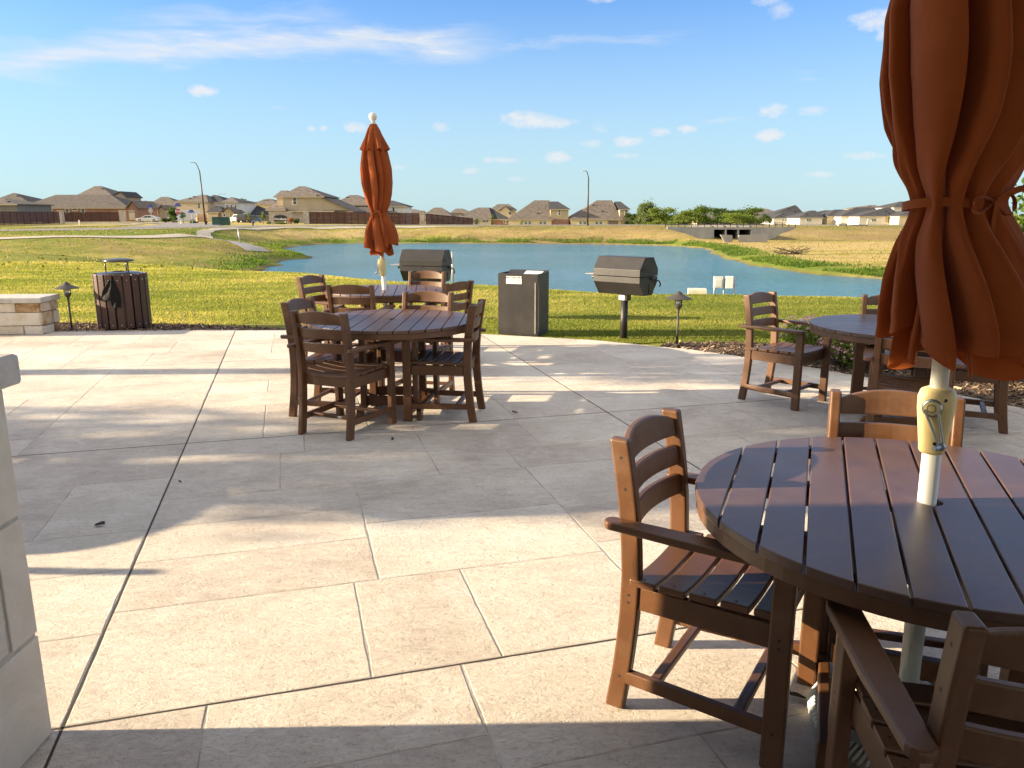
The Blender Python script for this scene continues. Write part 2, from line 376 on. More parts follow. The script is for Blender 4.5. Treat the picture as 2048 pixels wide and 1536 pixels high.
def ribbon(name, pts, width, mat, dz=.03, widths=None, step=1.5):
    P = [Vector((p[0], p[1], 0)) for p in pts]; S = []; Wd = []
    for i in range(len(P)-1):
        n = max(1, int((P[i+1]-P[i]).length/step))
        for k in range(n):
            t = k/n; p0 = P[max(i-1, 0)]; p1 = P[i]; p2 = P[i+1]; p3 = P[min(i+2, len(P)-1)]
            S.append(.5*((2*p1)+(p2-p0)*t+(2*p0-5*p1+4*p2-p3)*t*t+(3*p1-p0-3*p2+p3)*t**3))
            Wd.append((widths[i]*(1-t)+widths[i+1]*t) if widths else width)
    S.append(P[-1]); Wd.append(widths[-1] if widths else width)
    V = []; K = 5
    for i, p in enumerate(S):
        d = (S[min(i+1, len(S)-1)]-S[max(i-1, 0)]).normalized(); nrm = Vector((-d.y, d.x, 0))
        for k in range(K):
            q = p+nrm*Wd[i]*(k/(K-1)-.5); V.append((q.x, q.y, 0))
    V = np.array(V); V[:, 2] = hgt(V[:, 0], V[:, 1])+dz
    fs = [(i*K+k, i*K+k+1, (i+1)*K+k+1, (i+1)*K+k) for i in range(len(S)-1) for k in range(K-1)]
    o = npmesh(name, V, np.array(fs), mat); return o
CONC = M('concrete_light', (.46, .41, .33), .9, .08, 1.5, .2, 30)
CONCG = M('concrete_grey', (.30, .30, .29), .9, .12, .8, .2, 10, detail=8)
ASPH = M('asphalt', (.20, .19, .19), .9, .08, .5, .1, 20)
o = ribbon('path', [(-75, 47), (-52, 52), (-38, 57), (-31, 62), (-28.0, 68.5), (-29.8, 76), (-33.5, 86), (-33.5, 96), (-26, 105.5), (-8, 109), (20, 109.6), (45, 110), (110, 111)], 1.6, CONC, .05,
           widths=[1.5, 1.5, 1.5, 1.6, 2.4, 1.5, 1.3, 1.3, 1.5, 1.5, 1.5, 1.5, 1.5]); o['kind'] = 'structure'
o = ribbon('road', [(-140, 60), (-90, 68), (-55, 77), (-43, 93), (-35, 110), (-18, 120), (10, 120.5), (45, 121), (130, 122)], 9, ASPH, .04,
           widths=[9, 9, 10, 12, 12, 7, 6.5, 6.5, 6.5], step=2); o['kind'] = 'structure'
o = ribbon('side_road', [(-43, 94), (-47, 112), (-55, 135), (-75, 155), (-130, 172)], 10, ASPH, .06, step=3); o['kind'] = 'structure'
o = ribbon('pavement', [(-60, 98), (-58, 112), (-62, 130), (-80, 146), (-120, 160)], 1.6, CONC, .07, step=3); o['kind'] = 'structure'

# ------------------------------------------------ patio: stamped concrete slabs as real stones with grooves
CA, SA = math.cos(R_(16)), math.sin(R_(16))
EDGE = [(-30, 9.2), (-12, 9.95), (-6.3, 10.32), (-4.0, 10.42), (-2.2, 10.35), (-.4, 10.02), (1.0, 9.53), (2.1, 8.82), (2.95, 7.95), (3.7, 6.85), (4.4, 5.6), (5.2, 3.6), (5.9, 0), (5.9, -8), (-30, -8)]
EDGE = EDGE[::-1]                            # ccw
def clip(poly, P):
    out = poly
    for i in range(len(P)):
        a = P[i]; b_ = P[(i+1) % len(P)]; inp = out; out = []
        if not inp: return []
        def side(p): return (b_[0]-a[0])*(p[1]-a[1])-(b_[1]-a[1])*(p[0]-a[0])
        for j in range(len(inp)):
            p, q = inp[j], inp[(j+1) % len(inp)]; sp_, sq = side(p), side(q)
            if sp_ >= 0: out.append(p)
            if (sp_ >= 0) != (sq >= 0):
                t = sp_/(sp_-sq); out.append((p[0]+(q[0]-p[0])*t, p[1]+(q[1]-p[1])*t))
    return out
def area(P): return .5*sum(P[i][0]*P[(i+1) % len(P)][1]-P[(i+1) % len(P)][0]*P[i][1] for i in range(len(P)))
def U2W(u, v): return (u*CA-v*SA, u*SA+v*CA)
rs = random.Random(11)
def split(u0, v0, u1, v1, d=0):
    w_, h_ = u1-u0, v1-v0
    if (w_ < 1.15 and h_ < .75) or d > 7 or (w_*h_ < .55 and rs.random() < .45 and w_ < 1.3): return [(u0, v0, u1, v1)]
    if w_ > h_*1.5 or h_ < .5:
        t = u0+w_*rs.choice((.33, .4, .5, .6, .67)); return split(u0, v0, t, v1, d+1)+split(t, v0, u1, v1, d+1)
    t = v0+h_*rs.choice((.36, .5, .64)); return split(u0, v0, u1, t, d+1)+split(u0, t, u1, v1, d+1)
pv, pf, pt = [], [], []
def addstone(P, top, wch, tone, gz):
    # bevelled block edge: top inset, chamfer down to groove level; edges slightly ragged
    cx = sum(p[0] for p in P)/len(P); cy = sum(p[1] for p in P)/len(P)
    D = []
    for i in range(len(P)):
        p, q = Vector(P[i]), Vector(P[(i+1) % len(P)]); ln = (q-p).length
        n = max(1, int(ln/.09)); nr = Vector((-(q-p).y, (q-p).x))/max(ln, 1e-6)
        for k in range(n):
            c = p+(q-p)*(k/n); j = 0 if k == 0 else rs.uniform(-.0025, .0035); D.append(c+nr*j)
    n = len(D); b0 = len(pv)
    for c in D: pv.append((c.x, c.y, gz))
    for c in D:
        dv_ = Vector((cx, cy))-c; pv.append((c.x+dv_.x/dv_.length*wch, c.y+dv_.y/dv_.length*wch, top))
    for i in range(n): pf.append((b0+i, b0+(i+1) % n, b0+n+(i+1) % n, b0+n+i)); pt.append(tone)
    pf.append(tuple(range(b0+n, b0+2*n))); pt.append(tone)
for i in range(-10, 4):
    for j in range(-5, 4):
        u0 = -.749+3.107*i; v0 = 2.37+3.115*j
        if not clip([U2W(u0, v0), U2W(u0+3.107, v0), U2W(u0+3.107, v0+3.115), U2W(u0, v0+3.115)], EDGE): continue
        sj = .0055
        for (a, c, d_, e) in split(u0+sj, v0+sj, u0+3.107-sj, v0+3.115-sj):
            gq = .0028
            ea = 0 if a < u0+.01 else gq; ec = 0 if c < v0+.01 else gq; ed = 0 if d_ > u0+3.09 else gq; ee = 0 if e > v0+3.1 else gq
            P = clip([U2W(a+ea, c+ec), U2W(d_-ed, c+ec), U2W(d_-ed, e-ee), U2W(a+ea, e-ee)], EDGE)
            P = [p for k, p in enumerate(P) if (Vector(p)-Vector(P[k-1])).length > .004]
            if len(P) > 2 and area(P) > .003: addstone(P, 0.0, .0045, rs.random(), -.0016)
m, nt, b = newmat('stamped_concrete')
gp = nt.nodes.new('ShaderNodeNewGeometry').outputs['Position']
ta = nt.nodes.new('ShaderNodeAttribute'); ta.attribute_name = 'tone'
a1 = noise(nt, gp, 1.1, 7, .7, .4); a2 = noise(nt, mapping(nt, gp, (1, 2.4, 1), (0, 0, R_(20))), 7, 8, .75, .8); a3 = noise(nt, gp, 170, 3, .7); a5 = noise(nt, mapping(nt, gp, (1, 1.6, 1), (0, 0, R_(-16))), 26, 7, .78, 1.0)
f = math_(nt, 'ADD', math_(nt, 'ADD', math_(nt, 'MULTIPLY', a1, .75), math_(nt, 'MULTIPLY', a2, .45)), math_(nt, 'MULTIPLY_ADD', ta.outputs['Fac'], .14, -.17))
c = ramp(nt, f, [(.30, (.46, .395, .33)), (.44, (.62, .545, .46)), (.54, (.71, .64, .54)), (.66, (.77, .72, .63))])
pit = ramp(nt, a5, [(.36, .0), (.46, 1)])
c = mixc(nt, math_(nt, 'MULTIPLY', math_(nt, 'SUBTRACT', 1, pit), .42), c, (.33, .28, .24))
c = mixc(nt, math_(nt, 'MULTIPLY', ramp(nt, noise(nt, gp, 55, 5, .7, .6), [(.32, 1), (.42, 0)]), .45), c, (.30, .25, .21))
c = mixc(nt, math_(nt, 'MULTIPLY', ramp(nt, noise(nt, gp, 4.5, 7, .7, 1.2), [(.56, 0), (.62, 1)]), .25), c, (.80, .78, .73))
c = mixc(nt, math_(nt, 'MULTIPLY', ramp(nt, noise(nt, gp, .7, 5, .6), [(.5, 0), (.66, 1)]), .30), c, (.42, .36, .29))
L(nt, c, b.inputs['Base Color']); b.inputs['Roughness'].default_value = .72; b.inputs['Specular IOR Level'].default_value = .35
a6 = ramp(nt, noise(nt, gp, 55, 5, .7, .6), [(.34, 0), (.47, 1)])
hsum = math_(nt, 'ADD', math_(nt, 'ADD', math_(nt, 'ADD', math_(nt, 'MULTIPLY', a5, 1.5), math_(nt, 'MULTIPLY', a6, .35)), math_(nt, 'MULTIPLY', a3, .25)), math_(nt, 'MULTIPLY', a2, 2.0))
bp = nt.nodes.new('ShaderNodeBump'); bp.inputs['Strength'].default_value = .85; bp.inputs['Distance'].default_value = .0075
L(nt, hsum, bp.inputs['Height']); L(nt, bp.outputs[0], b.inputs['Normal']); PATIO = m
JOINT = M('joint_sand', (.46, .41, .36), .95, .2, 8, .4, 60)
DARKJ = M('saw_cut_sealant', (.05, .042, .035), .9)
me = bpy.data.meshes.new('patio'); me.from_pydata(pv, [], pf); me.update()
a = me.attributes.new('tone', 'FLOAT', 'FACE'); a.data.foreach_set('value', pt); me.materials.append(PATIO)
patio = bpy.data.objects.new('patio', me); col.objects.link(patio); patio['kind'] = 'structure'
mb = MB(); mb.prism(EDGE, -.12, -.0015); o = mb.build('patio_base', JOINT); o['kind'] = 'structure'; o.parent = patio
mb = MB()
for i in range(-10, 5):
    for (p0, p1) in ((U2W(-.749+3.107*i, -14), U2W(-.749+3.107*i, 16)), (U2W(-34, 2.37+3.115*(i+4)), U2W(14, 2.37+3.115*(i+4)))):
        d_ = (Vector(p1)-Vector(p0)).normalized(); nr = Vector((-d_.y, d_.x))*.0045
        q = clip([tuple(Vector(p0)-nr), tuple(Vector(p1)-nr), tuple(Vector(p1)+nr), tuple(Vector(p0)+nr)], EDGE)
        if len(q) > 2:
            if area(q) < 0: q = q[::-1]
            mb.add([(x, y, -.0009) for x, y in q], [tuple(range(len(q)))])
o = mb.build('saw_joints', DARKJ, patio); o['kind'] = 'structure'

# ------------------------------------------------ furniture materials
def lumber(name, c, rough):
    m, nt, b = newmat(name)
    tc = nt.nodes.new('ShaderNodeTexCoord').outputs['Object']
    oi = nt.nodes.new('ShaderNodeObjectInfo').outputs['Random']
    n = noise(nt, tc, 9, 5, .6); n2 = noise(nt, tc, 260, 3, .6); n3 = noise(nt, tc, 60, 4, .7)
    cc = ramp(nt, n, [(.3, tuple(x*.82 for x in c)), (.7, tuple(x*1.15 for x in c))])
    sc_ = ramp(nt, n3, [(.62, 0), (.75, 1)]); cc = mixc(nt, math_(nt, 'MULTIPLY', sc_, .16), cc, (.34, .25, .19)); n4 = noise(nt, mapping(nt, tc, (1, 1, 1)), 2.2, 6, .7, .8); cc = mixc(nt, math_(nt, 'MULTIPLY', ramp(nt, n4, [(.5, 0), (.66, 1)]), .16), cc, (.30, .22, .16))
    L(nt, cc, b.inputs['Base Color'])
    L(nt, math_(nt, 'MULTIPLY_ADD', n, .18, rough-.09), b.inputs['Roughness']); b.inputs['Specular IOR Level'].default_value = .55
    bp = nt.nodes.new('ShaderNodeBump'); bp.inputs['Strength'].default_value = .35; bp.inputs['Distance'].default_value = .0012
    L(nt, n2, bp.inputs['Height']); L(nt, bp.outputs[0], b.inputs['Normal']); return m
LUM = lumber('recycled_lumber_mahogany', (.112, .046, .0155), .44)
SCREW = M('dark_screw', (.02, .016, .014), .6)
LUMT = lumber('recycled_lumber_tabletop', (.110, .060, .044), .36)
SCREW = M('dark_screw', (.02, .016, .014), .6)
SILV = M('silver_badge', (.55, .55, .52), .35, metal=.6)

# ------------------------------------------------ armchair (faces local +X, origin on the ground under the seat)
def px_(z): return float(np.interp(z, [0, .1, .2, .32, .45, .58, .72, .90], [-.262, -.246, -.234, -.224, -.220, -.226, -.242, -.274]))
def make_chair():
    t = empty('armchair')
    for s in (-1, 1):
        mb = MB(); zs = [0, .06, .12, .18, .25, .32, .39, .46, .53, .60, .68, .76, .84, .885]
        mb.sweep([(px_(z), s*.206, z) for z in zs], .030, .019)
        mb.discs([((px_(z), s*.2256, z), (0, s, 0)) for z in (.635, .735, .83, .40, .375, .118)], .0045); mb.build('back_post', LUM, t, bevel=.008, seg=3)
        mb = MB(); mb.sweep([(.232, s*.238, 0), (.232, s*.238, .619)], .030, .019); mb.discs([((.232, s*.2576, z), (0, s, 0)) for z in (.405, .38, .118)], .0045); mb.build('leg', LUM, t, bevel=.006)
        # arm: plan outline, rounded ends
        yi, yo = .224, .300
        pl = [(-.262, yi+.004)]+[(.20+.075*math.sin(a_), (yi+yo)/2-.038*math.cos(a_)) for a_ in np.linspace(0.2, math.pi-.2, 9)]
        pl += [(-.05, yo-.004), (-.20, yo-.014)]+[(-.262-.032*math.sin(a_), (yi+yo)/2-.008+.03*math.cos(a_)) for a_ in np.linspace(.3, math.pi-.3, 7)]
        pl = [(x, s*y) for x, y in pl]; pl = pl if s > 0 else pl[::-1]
        mb = MB(); mb.prism(pl, .620, .645); mb.build('armrest', LUM, t, bevel=.006, seg=3)
        mb = MB(); mb.bar((px_(.4)+.03, s*.206, .392), (.202, s*.212, .392), .024, .075); mb.build('seat_rail', LUM, t, bevel=.003)
        mb = MB(); mb.bar((px_(.1)+.02, s*.212, .118), (.215, s*.236, .118), .026, .042); mb.build('stretcher', LUM, t, bevel=.004)
    for x in (-.135, .125):
        mb = MB(); mb.bar((x, -.212-(x+.135)*.03, .120), (x, .212+(x+.135)*.03, .120), .034, .026); mb.build('cross_stretcher', LUM, t, bevel=.006)
    mb = MB(); mb.bar((-.205, -.19, .392), (-.205, .19, .392), .022, .07); mb.build('seat_rail', LUM, t, bevel=.003)
    mb = MB(); mb.bar((.205, -.218, .392), (.205, .218, .392), .022, .07); mb.build('seat_rail', LUM, t, bevel=.003)
    # back: three curved slats, the top one arched
    mb = MB()
    for (z0, z1, arch) in ((.598, .668, 0), (.700, .768, 0), (.800, .858, .034)):
        K = 15; vs = []; th = .011
        for k in range(K):
            y = -.188+.376*k/(K-1); q = 1-(y/.188)**2; off = -.030*q
            zt = z1+arch*q**.8; zb_ = z0
            for (z, dx) in ((zb_, -th), (zb_, th), (zt, th), (zt, -th)): vs.append((px_(z)+off+dx+.004, y, z))
        fs = [(i*4+j, i*4+(j+1) % 4, (i+1)*4+(j+1) % 4, (i+1)*4+j) for i in range(K-1) for j in range(4)]+[(3, 2, 1, 0), tuple(range(4*K-4, 4*K))]
        mb.add(vs, fs)
    mb.build('backrest', LUM, t, bevel=.005, seg=2)
    # seat: five dished slats across
    mb = MB(); K = 13; w0 = .0815; xs_ = [-.180+.0925*i for i in range(5)]
    for i, xc in enumerate(xs_):
        vs = []; hw = .228 if i < 4 else .222
        for k in range(K):
            y = -hw+2*hw*k/(K-1); dip = -.020*(1-(y/hw)**2)*(1.0 if i < 4 else .55)
            tilt = .010*(i/4)-.004*(i == 4)
            for (dx, z) in ((-w0/2, .432), (w0/2, .432), (w0/2, .4555), (-w0/2, .4555)): vs.append((xc+dx, y, z+dip+tilt))
        mb.add(vs, [(a_*4+j, a_*4+(j+1) % 4, (a_+1)*4+(j+1) % 4, (a_+1)*4+j) for a_ in range(K-1) for j in range(4)]+[(3, 2, 1, 0), tuple(range(4*K-4, 4*K))])
    mb.discs([((x, s*.205, .4535+.010*(i/4)-.004*(i == 4)), (0, 0, 1)) for i, x in enumerate(xs_) for s in (-1, 1)], .0045); mb.build('seat', LUM, t, bevel=.005, seg=2)
    mb = MB(); mm = Matrix.Rotation(-math.pi/2, 4, 'Y') @ Matrix.Diagonal((.45, 1, 1, 1))
    mb.lathe([(.021, 0), (.021, .0016), (.017, .0026)], 18, c=(-.1522, -.045, .120), m=mm); mb.build('badge', SILV, t, smooth=False)
    return t
chair0 = make_chair(); used = [False]
def place_chair(mid_rear, ang, label, group):
    t = chair0 if not used[0] else copy_tree(chair0); used[0] = True
    a_ = R_(ang); t.location = (mid_rear[0]+.262*math.cos(a_), mid_rear[1]+.262*math.sin(a_), 0); t.rotation_euler = (0, 0, a_)
    tag(t, label, 'chair', group); return t
GN = 'brown slat armchairs at the round table in the foreground'; G1 = 'brown slat armchairs at the middle round table'
G2 = 'brown slat armchairs at the round table by the lawn'; G3 = 'brown slat armchairs at the round table on the right'
place_chair((.440, 2.362), -32, 'foreground brown armchair in full view left of the nearest table, its left side sunlit', GN)
place_chair((1.415, 2.76), -107, 'lit chair back rising behind the far rim of the nearest table, beside the crank', GN)
place_chair((.955, 1.125), 81, 'dark shaded armchair cut by the bottom right corner, its back to the viewer', GN)
place_chair((2.06, 1.80), 168, 'armchair to the right of the nearest table, nearly all outside the right edge', GN)
place_chair((-1.313, 5.221), 66, 'whole armchair seen from behind at the front left of the middle table', G1)
place_chair((-.268, 5.828), 173, 'armchair right of the middle table seen from its side, facing left', G1)
place_chair((-1.66, 5.99), -12, 'armchair left of the middle table, mostly hidden behind the chair seen from behind', G1)
place_chair((-.72, 6.60), -104, 'armchair behind the middle table facing the viewer, its top two slats sunlit', G1)
place_chair((-1.52, 7.27), 84, 'armchair seen from behind in front of the far table under the closed umbrella', G2)
place_chair((-2.17, 8.36), -20, 'armchair left of the far umbrella table, standing out against the grass', G2)
place_chair((-.99, 9.05), -106, 'armchair behind the far umbrella table, just in front of a barrel grill', G2)
place_chair((-.53, 7.62), 148, 'armchair right of the far umbrella table, back slats against the grass', G2)
place_chair((2.10, 6.50), -47, 'armchair standing alone at the left of the right-hand table, seen whole from its side', G3)
place_chair((3.12, 6.32), -108, 'armchair behind the right-hand table, half hidden by the orange umbrella cloth', G3)
place_chair((2.50, 4.72), 62, 'armchair in front of the right-hand table, its left post and armrest beside the umbrella', G3)
place_chair((3.62, 5.50), 152, 'armchair right of the right-hand table, only its legs showing under the near umbrella', G3)
for (p, a_, wd) in (((-5.05, 3.05), 88, 'near the viewer'), ((-5.15, 4.75), -86, 'on the far side'), ((-5.9, 3.95), 4, 'on the left')):
    place_chair(p, a_, 'armchair %s of the table beyond the left edge of the photo' % wd, 'armchairs at the table left of the photo')

# ------------------------------------------------ round slatted table
def make_table():
    t = empty('round_table'); Rt = .65; n = 12; w_ = 2*Rt/n; mb = MB()
    for i in range(n):
        a0 = -Rt+i*w_+.0035; a1 = -Rt+(i+1)*w_-.0035
        a0 = max(a0, -Rt+.002); a1 = min(a1, Rt-.002)
        def arc(v0, v1): return [(math.sqrt(max(Rt*Rt-v*v, 1e-6)), v) for v in np.linspace(v0, v1, 9)]
        r = arc(a0, a1); poly = r+[(-x, v) for x, v in r[::-1]]
        if i in (5, 6):                      # umbrella hole shared by the two middle planks
            s = 1 if i == 6 else -1; hr = .031
            h = [(hr*math.cos(q), s*hr*math.sin(q)) for q in np.linspace(0, math.pi, 9)]
            if s > 0:
                rr = [(math.sqrt(Rt*Rt-v*v), v) for v in np.linspace(a0, a1, 9)]
                poly = [(hr, a0)]+rr+[(-x, v) for x, v in rr[::-1]]+[(-hr, a0)]+[(x, max(y, a0)) for x, y in h[::-1][1:-1]]
            else:
                rr = [(math.sqrt(Rt*Rt-v*v), v) for v in np.linspace(a0, a1, 9)]
                poly = rr+[(-hr, a1)]+[(x, min(y, a1)) for x, y in h[::-1][1:-1]]+[(hr, a1)]
                poly = [(math.sqrt(Rt*Rt-v*v), v) for v in np.linspace(a0, a1, 9)]+[(hr, a1)]+[(x, min(y, a1)) for x, y in h[1:-1]]+[(-hr, a1)]+[(-x, v) for x, v in rr[::-1]]
        mb.prism(poly, .712, .737)
    mb.build('tabletop', LUMT, t, bevel=.0035, seg=2)
    mb = MB(); S = 72; Ro, Ri = Rt-.006, Rt-.05; vs = []
    for k in range(S):
        c_, s_ = math.cos(2*math.pi*k/S), math.sin(2*math.pi*k/S)
        vs += [(Ri*c_, Ri*s_, .672), (Ro*c_, Ro*s_, .672), (Ro*c_, Ro*s_, .710), (Ri*c_, Ri*s_, .710)]
    mb.add(vs, [(k*4+j, ((k+1) % S)*4+j, ((k+1) % S)*4+(j+1) % 4, k*4+(j+1) % 4) for k in range(S) for j in range(4)])
    mb.build('rim', LUM, t)
    mb = MB()
    for y in (-.30, .30): mb.bar((-math.sqrt(.6**2-y*y), y+.0, .691), (math.sqrt(.6**2-y*y), y, .691), .035, .036)
    for y in (-.22, .22): mb.bar((-.50, y, .672), (.50, y, .672), .038, .07)
    for x in (-.22, .22): mb.bar((x, -.45, .648), (x, .45, .648), .038, .06)
    mb.build('underframe', LUM, t, bevel=.003)
    for sx_ in (-1, 1):
        for sy in (-1, 1):
            mb = MB(); mb.box((sx_*.225, sy*.20, .36), (.085, .04, .56))
            mb.build('leg', LUM, t, bevel=.005)
    for s in (-1, 1):
        pr_ = [(-.31, 0), (-.20, 0), (-.185, .028), (-.16, .04), (.16, .04), (.185, .028), (.20, 0), (.31, 0), (.31, .07), (.285, .095), (-.285, .095), (-.31, .07)]
        mb = MB(); mb.slab(pr_, (0, s*.228+.018, 0), (1, 0, 0), (0, 0, 1), (0, -1, 0), .036); mb.build('foot_rail', LUM, t, bevel=.006)
        mb = MB(); mb.bar((s*.17, -.21, .125), (s*.17, .21, .125), .036, .07); mb.build('cross_rail', LUM, t, bevel=.004)
    return t
T0 = make_table(); T0.location = (1.186, 2.058, 0); T0.rotation_euler.z = R_(68.5)
tag(T0, 'largest, nearest round brown slatted table at the right, half sunlit, umbrella pole through it', 'table', 'round slatted patio tables')
for (p, a_, lb) in (((-.93, 5.97), 89, 'middle round brown slatted table without umbrella, small hole in its centre'),
                    ((-1.365, 8.37), 96, 'far round brown slatted table by the lawn with an umbrella through it'),
                    ((2.88, 5.62), -8, 'round brown slatted table at the right, behind the near umbrella'),
                    ((-5.0, 3.87), 20, 'round brown slatted table beyond the left edge of the photo')):
    t = copy_tree(T0); t.location = (*p, 0); t.rotation_euler.z = R_(a_); tag(t, lb, 'table', 'round slatted patio tables')

# ------------------------------------------------ closed umbrellas
m, nt, b = newmat('rust_canvas')
tc = nt.nodes.new('ShaderNodeTexCoord').outputs['Object']
wv = noise(nt, tc, 3, 4, .6); wf = noise(nt, mapping(nt, tc, (1, 1, 1)), 700, 2, .5)
L(nt, ramp(nt, wv, [(.3, (.30, .070, .017)), (.7, (.39, .098, .025))]), b.inputs['Base Color']); b.inputs['Roughness'].default_value = .9
b.inputs['Specular IOR Level'].default_value = .15; b.inputs['Sheen Weight'].default_value = .25; b.inputs['Sheen Roughness'].default_value = .4
bp = nt.nodes.new('ShaderNodeBump'); bp.inputs['Strength'].default_value = .3; bp.inputs['Distance'].default_value = .002
L(nt, math_(nt, 'ADD', wf, math_(nt, 'MULTIPLY', noise(nt, tc, 14, 5, .6, .8), 4.5)), bp.inputs['Height']); L(nt, bp.outputs[0], b.inputs['Normal'])
tr = nt.nodes.new('ShaderNodeBsdfTranslucent'); tr.inputs[0].default_value = (.55, .10, .015, 1)
mx = nt.nodes.new('ShaderNodeMixShader'); mx.inputs[0].default_value = .22; L(nt, b.outputs[0], mx.inputs[1]); L(nt, tr.outputs[0], mx.inputs[2])
L(nt, mx.outputs[0], nt.nodes['Material Output'].inputs[0]); CANVAS = m
POLE = M('pole_ivory', (.74, .76, .72), .38, .04, 3, spec=.5)
CRANK = M('crank_cream', (.78, .64, .30), .45, .05, 8, .15, 90)
STEEL = M('brushed_steel', (.42, .45, .48), .32, .08, 10, metal=.85)
IVORY = M('finial_ivory', (.72, .66, .55), .6, .12, 25, .2, 60)
BASEM = M('base_stone_white', (.60, .63, .58), .7, .08, 9, .2, 50)
def canopy_mesh(seed, fat=1.0, K=480, J=110, npl=11, skirt=1.0, shift=0):
    r = random.Random(seed); ph = [r.uniform(0, 6.28) for _ in range(10)]
    zt, zb = 2.44, 1.165
    zz = [1.16, 1.24, 1.34, 1.44, 1.50, 1.535, 1.57, 1.64, 1.74, 1.86, 2.00, 2.15, 2.30, 2.40, 2.44]
    rr = [  .150, .146, .133, .110, .092, .083, .089, .112, .136, .150, .150, .126, .093, .058, .036]
    V = np.zeros((J, K, 3)); t = np.linspace(0, 2*math.pi, K, endpoint=False)
    wdt = np.array([r.uniform(.65, 1.45) for _ in range(npl)]); wdt *= npl/wdt.sum(); cum = np.concatenate([[0], np.cumsum(wdt)])
    cell = t/(2*math.pi)*npl; ci = np.floor(cell).astype(int) % npl; fr = cell-np.floor(cell)
    dep = np.array([r.uniform(.34, .66) for _ in range(npl)]); skw = np.array([r.uniform(.25, .95) for _ in range(npl)])*(2*math.pi/npl); hem = np.array([r.uniform(-.035, .075) for _ in range(npl)])
    dA = np.array([r.uniform(0, 6.28) for _ in range(npl)]); th0 = (cum[ci]+fr*wdt[ci])/npl*2*math.pi
    hump = np.sin(math.pi*fr)**.72
    for j in range(J):
        s = j/(J-1); z = zb+(zt-zb)*s; Rz = np.interp(z, zz, rr)
        tie = math.exp(-((z-1.535)/.10)**2); wide = math.exp(-((z-1.85)/.32)**2)+math.exp(-((z-1.18)/.22)**2)
        A = dep[ci]*(.35+.65*min(1, wide))*(1-.55*tie)*(1+.22*np.sin(dA[ci]+2.0*z))
        Rz = Rz*(1-(1-skirt)*min(1, max(0, (1.56-z)/.16)))
        th = th0+skw[ci]*hump*(.55+.65*min(1, wide))*(1-.5*tie)+.05*math.sin(1.6*z+ph[4])+.02*np.sin(2*t+ph[7]+2*z)+.05*np.sin(dA[ci]+2.6*z)*hump
        rad = Rz*(1.10-A*(1-hump))+Rz*.06*np.sin(2*t+ph[1]+1.1*z)*(1-tie)+Rz*.035*np.sin(3*t+ph[2]+3*z)*(1-tie)
        # small secondary creases that fan out from the tie
        fan = math.exp(-(abs(z-1.535)-.06)**2/.012); rad = rad+Rz*.035*fan*np.sin(27*t+ph[3]+2*np.sin(3*t))*hump+Rz*.018*np.sin(17*t+ph[8]+1.5*np.sin(2*t)+.8*z)*(1-tie)+.004*tie*np.sin(23*t)
        rad = rad-Rz*.10*np.exp(-((z-1.70-.05*np.sin(dA[ci]))/.05)**2)*np.clip(np.sin(dA[ci]*3), 0, 1)*hump
        rad = rad*(1-tie)+Rz*(1.02-.30*(1-hump)+.03*np.sin(19*t+ph[9]))*tie
        hf = max(0, 1-(z-zb)/.42)
        z_ = z+hf*hf*(hem[ci]*hump+.045*(1-hump)+.030*np.sin(t+ph[6])+.016*np.sin(5*t+ph[5]))
        V[j, :, 0] = rad*np.cos(th)*fat+shift*min(1, max(0, (1.53-z)/.33)); V[j, :, 1] = rad*np.sin(th)*fat; V[j, :, 2] = z_
    idx = np.arange(J*K).reshape(J, K); nxt = np.roll(idx, -1, axis=1)
    F_ = np.stack([idx[:-1], nxt[:-1], nxt[1:], idx[1:]], -1).reshape(-1, 4)
    J2 = 24; V2 = np.zeros((J2, K, 3))           # inner folds of cloth that hang a little lower
    for j in range(J2):
        s = j/(J2-1); z = 1.125+.33*s; Rz = np.interp(z+.05, zz, rr)*(.72-.22*s)
        rad = Rz*(1+.26*np.sin(7*t+ph[1]+.8*np.sin(3*t)))
        V2[j, :, 0] = rad*np.cos(t+.22*np.sin(7*t))*fat+shift*(1-s); V2[j, :, 1] = rad*np.sin(t+.22*np.sin(7*t))*fat
        V2[j, :, 2] = z+(1-s)**2*(.030*np.sin(3*t+ph[0])+.012*np.sin(8*t+ph[2]))
    idx2 = np.arange(J2*K).reshape(J2, K)+J*K; n2_ = np.roll(idx2, -1, axis=1)
    F2 = np.stack([idx2[:-1], n2_[:-1], n2_[1:], idx2[1:]], -1).reshape(-1, 4)
    return np.concatenate([V.reshape(-1, 3), V2.reshape(-1, 3)]), np.concatenate([F_, F2])
def flap_mesh(seed, fat):
    K, J = 260, 22; t = np.linspace(0, 2*math.pi, K, endpoint=False); r = random.Random(seed); p = r.uniform(0, 6)
    V = np.zeros((J, K, 3))
    for j in range(J):
        s = j/(J-1); z = 2.45-.27*s; Rz = .034+.128*s**1.05
        w_ = np.abs(np.sin(4*t+p))**.8
        rad = Rz*(1-.42*s*(1-w_))+.003; V[j, :, 0] = rad*np.cos(t+.10*np.sin(8*t)*s)*fat; V[j, :, 1] = rad*np.sin(t+.10*np.sin(8*t)*s)*fat
        V[j, :, 2] = z-.02*s*s*(1-w_)+.02*s*w_
    idx = np.arange(J*K).reshape(J, K); n_ = np.roll(idx, -1, axis=1)
    return V.reshape(-1, 3), np.stack([idx[1:], n_[1:], n_[:-1], idx[:-1]], -1).reshape(-1, 4)
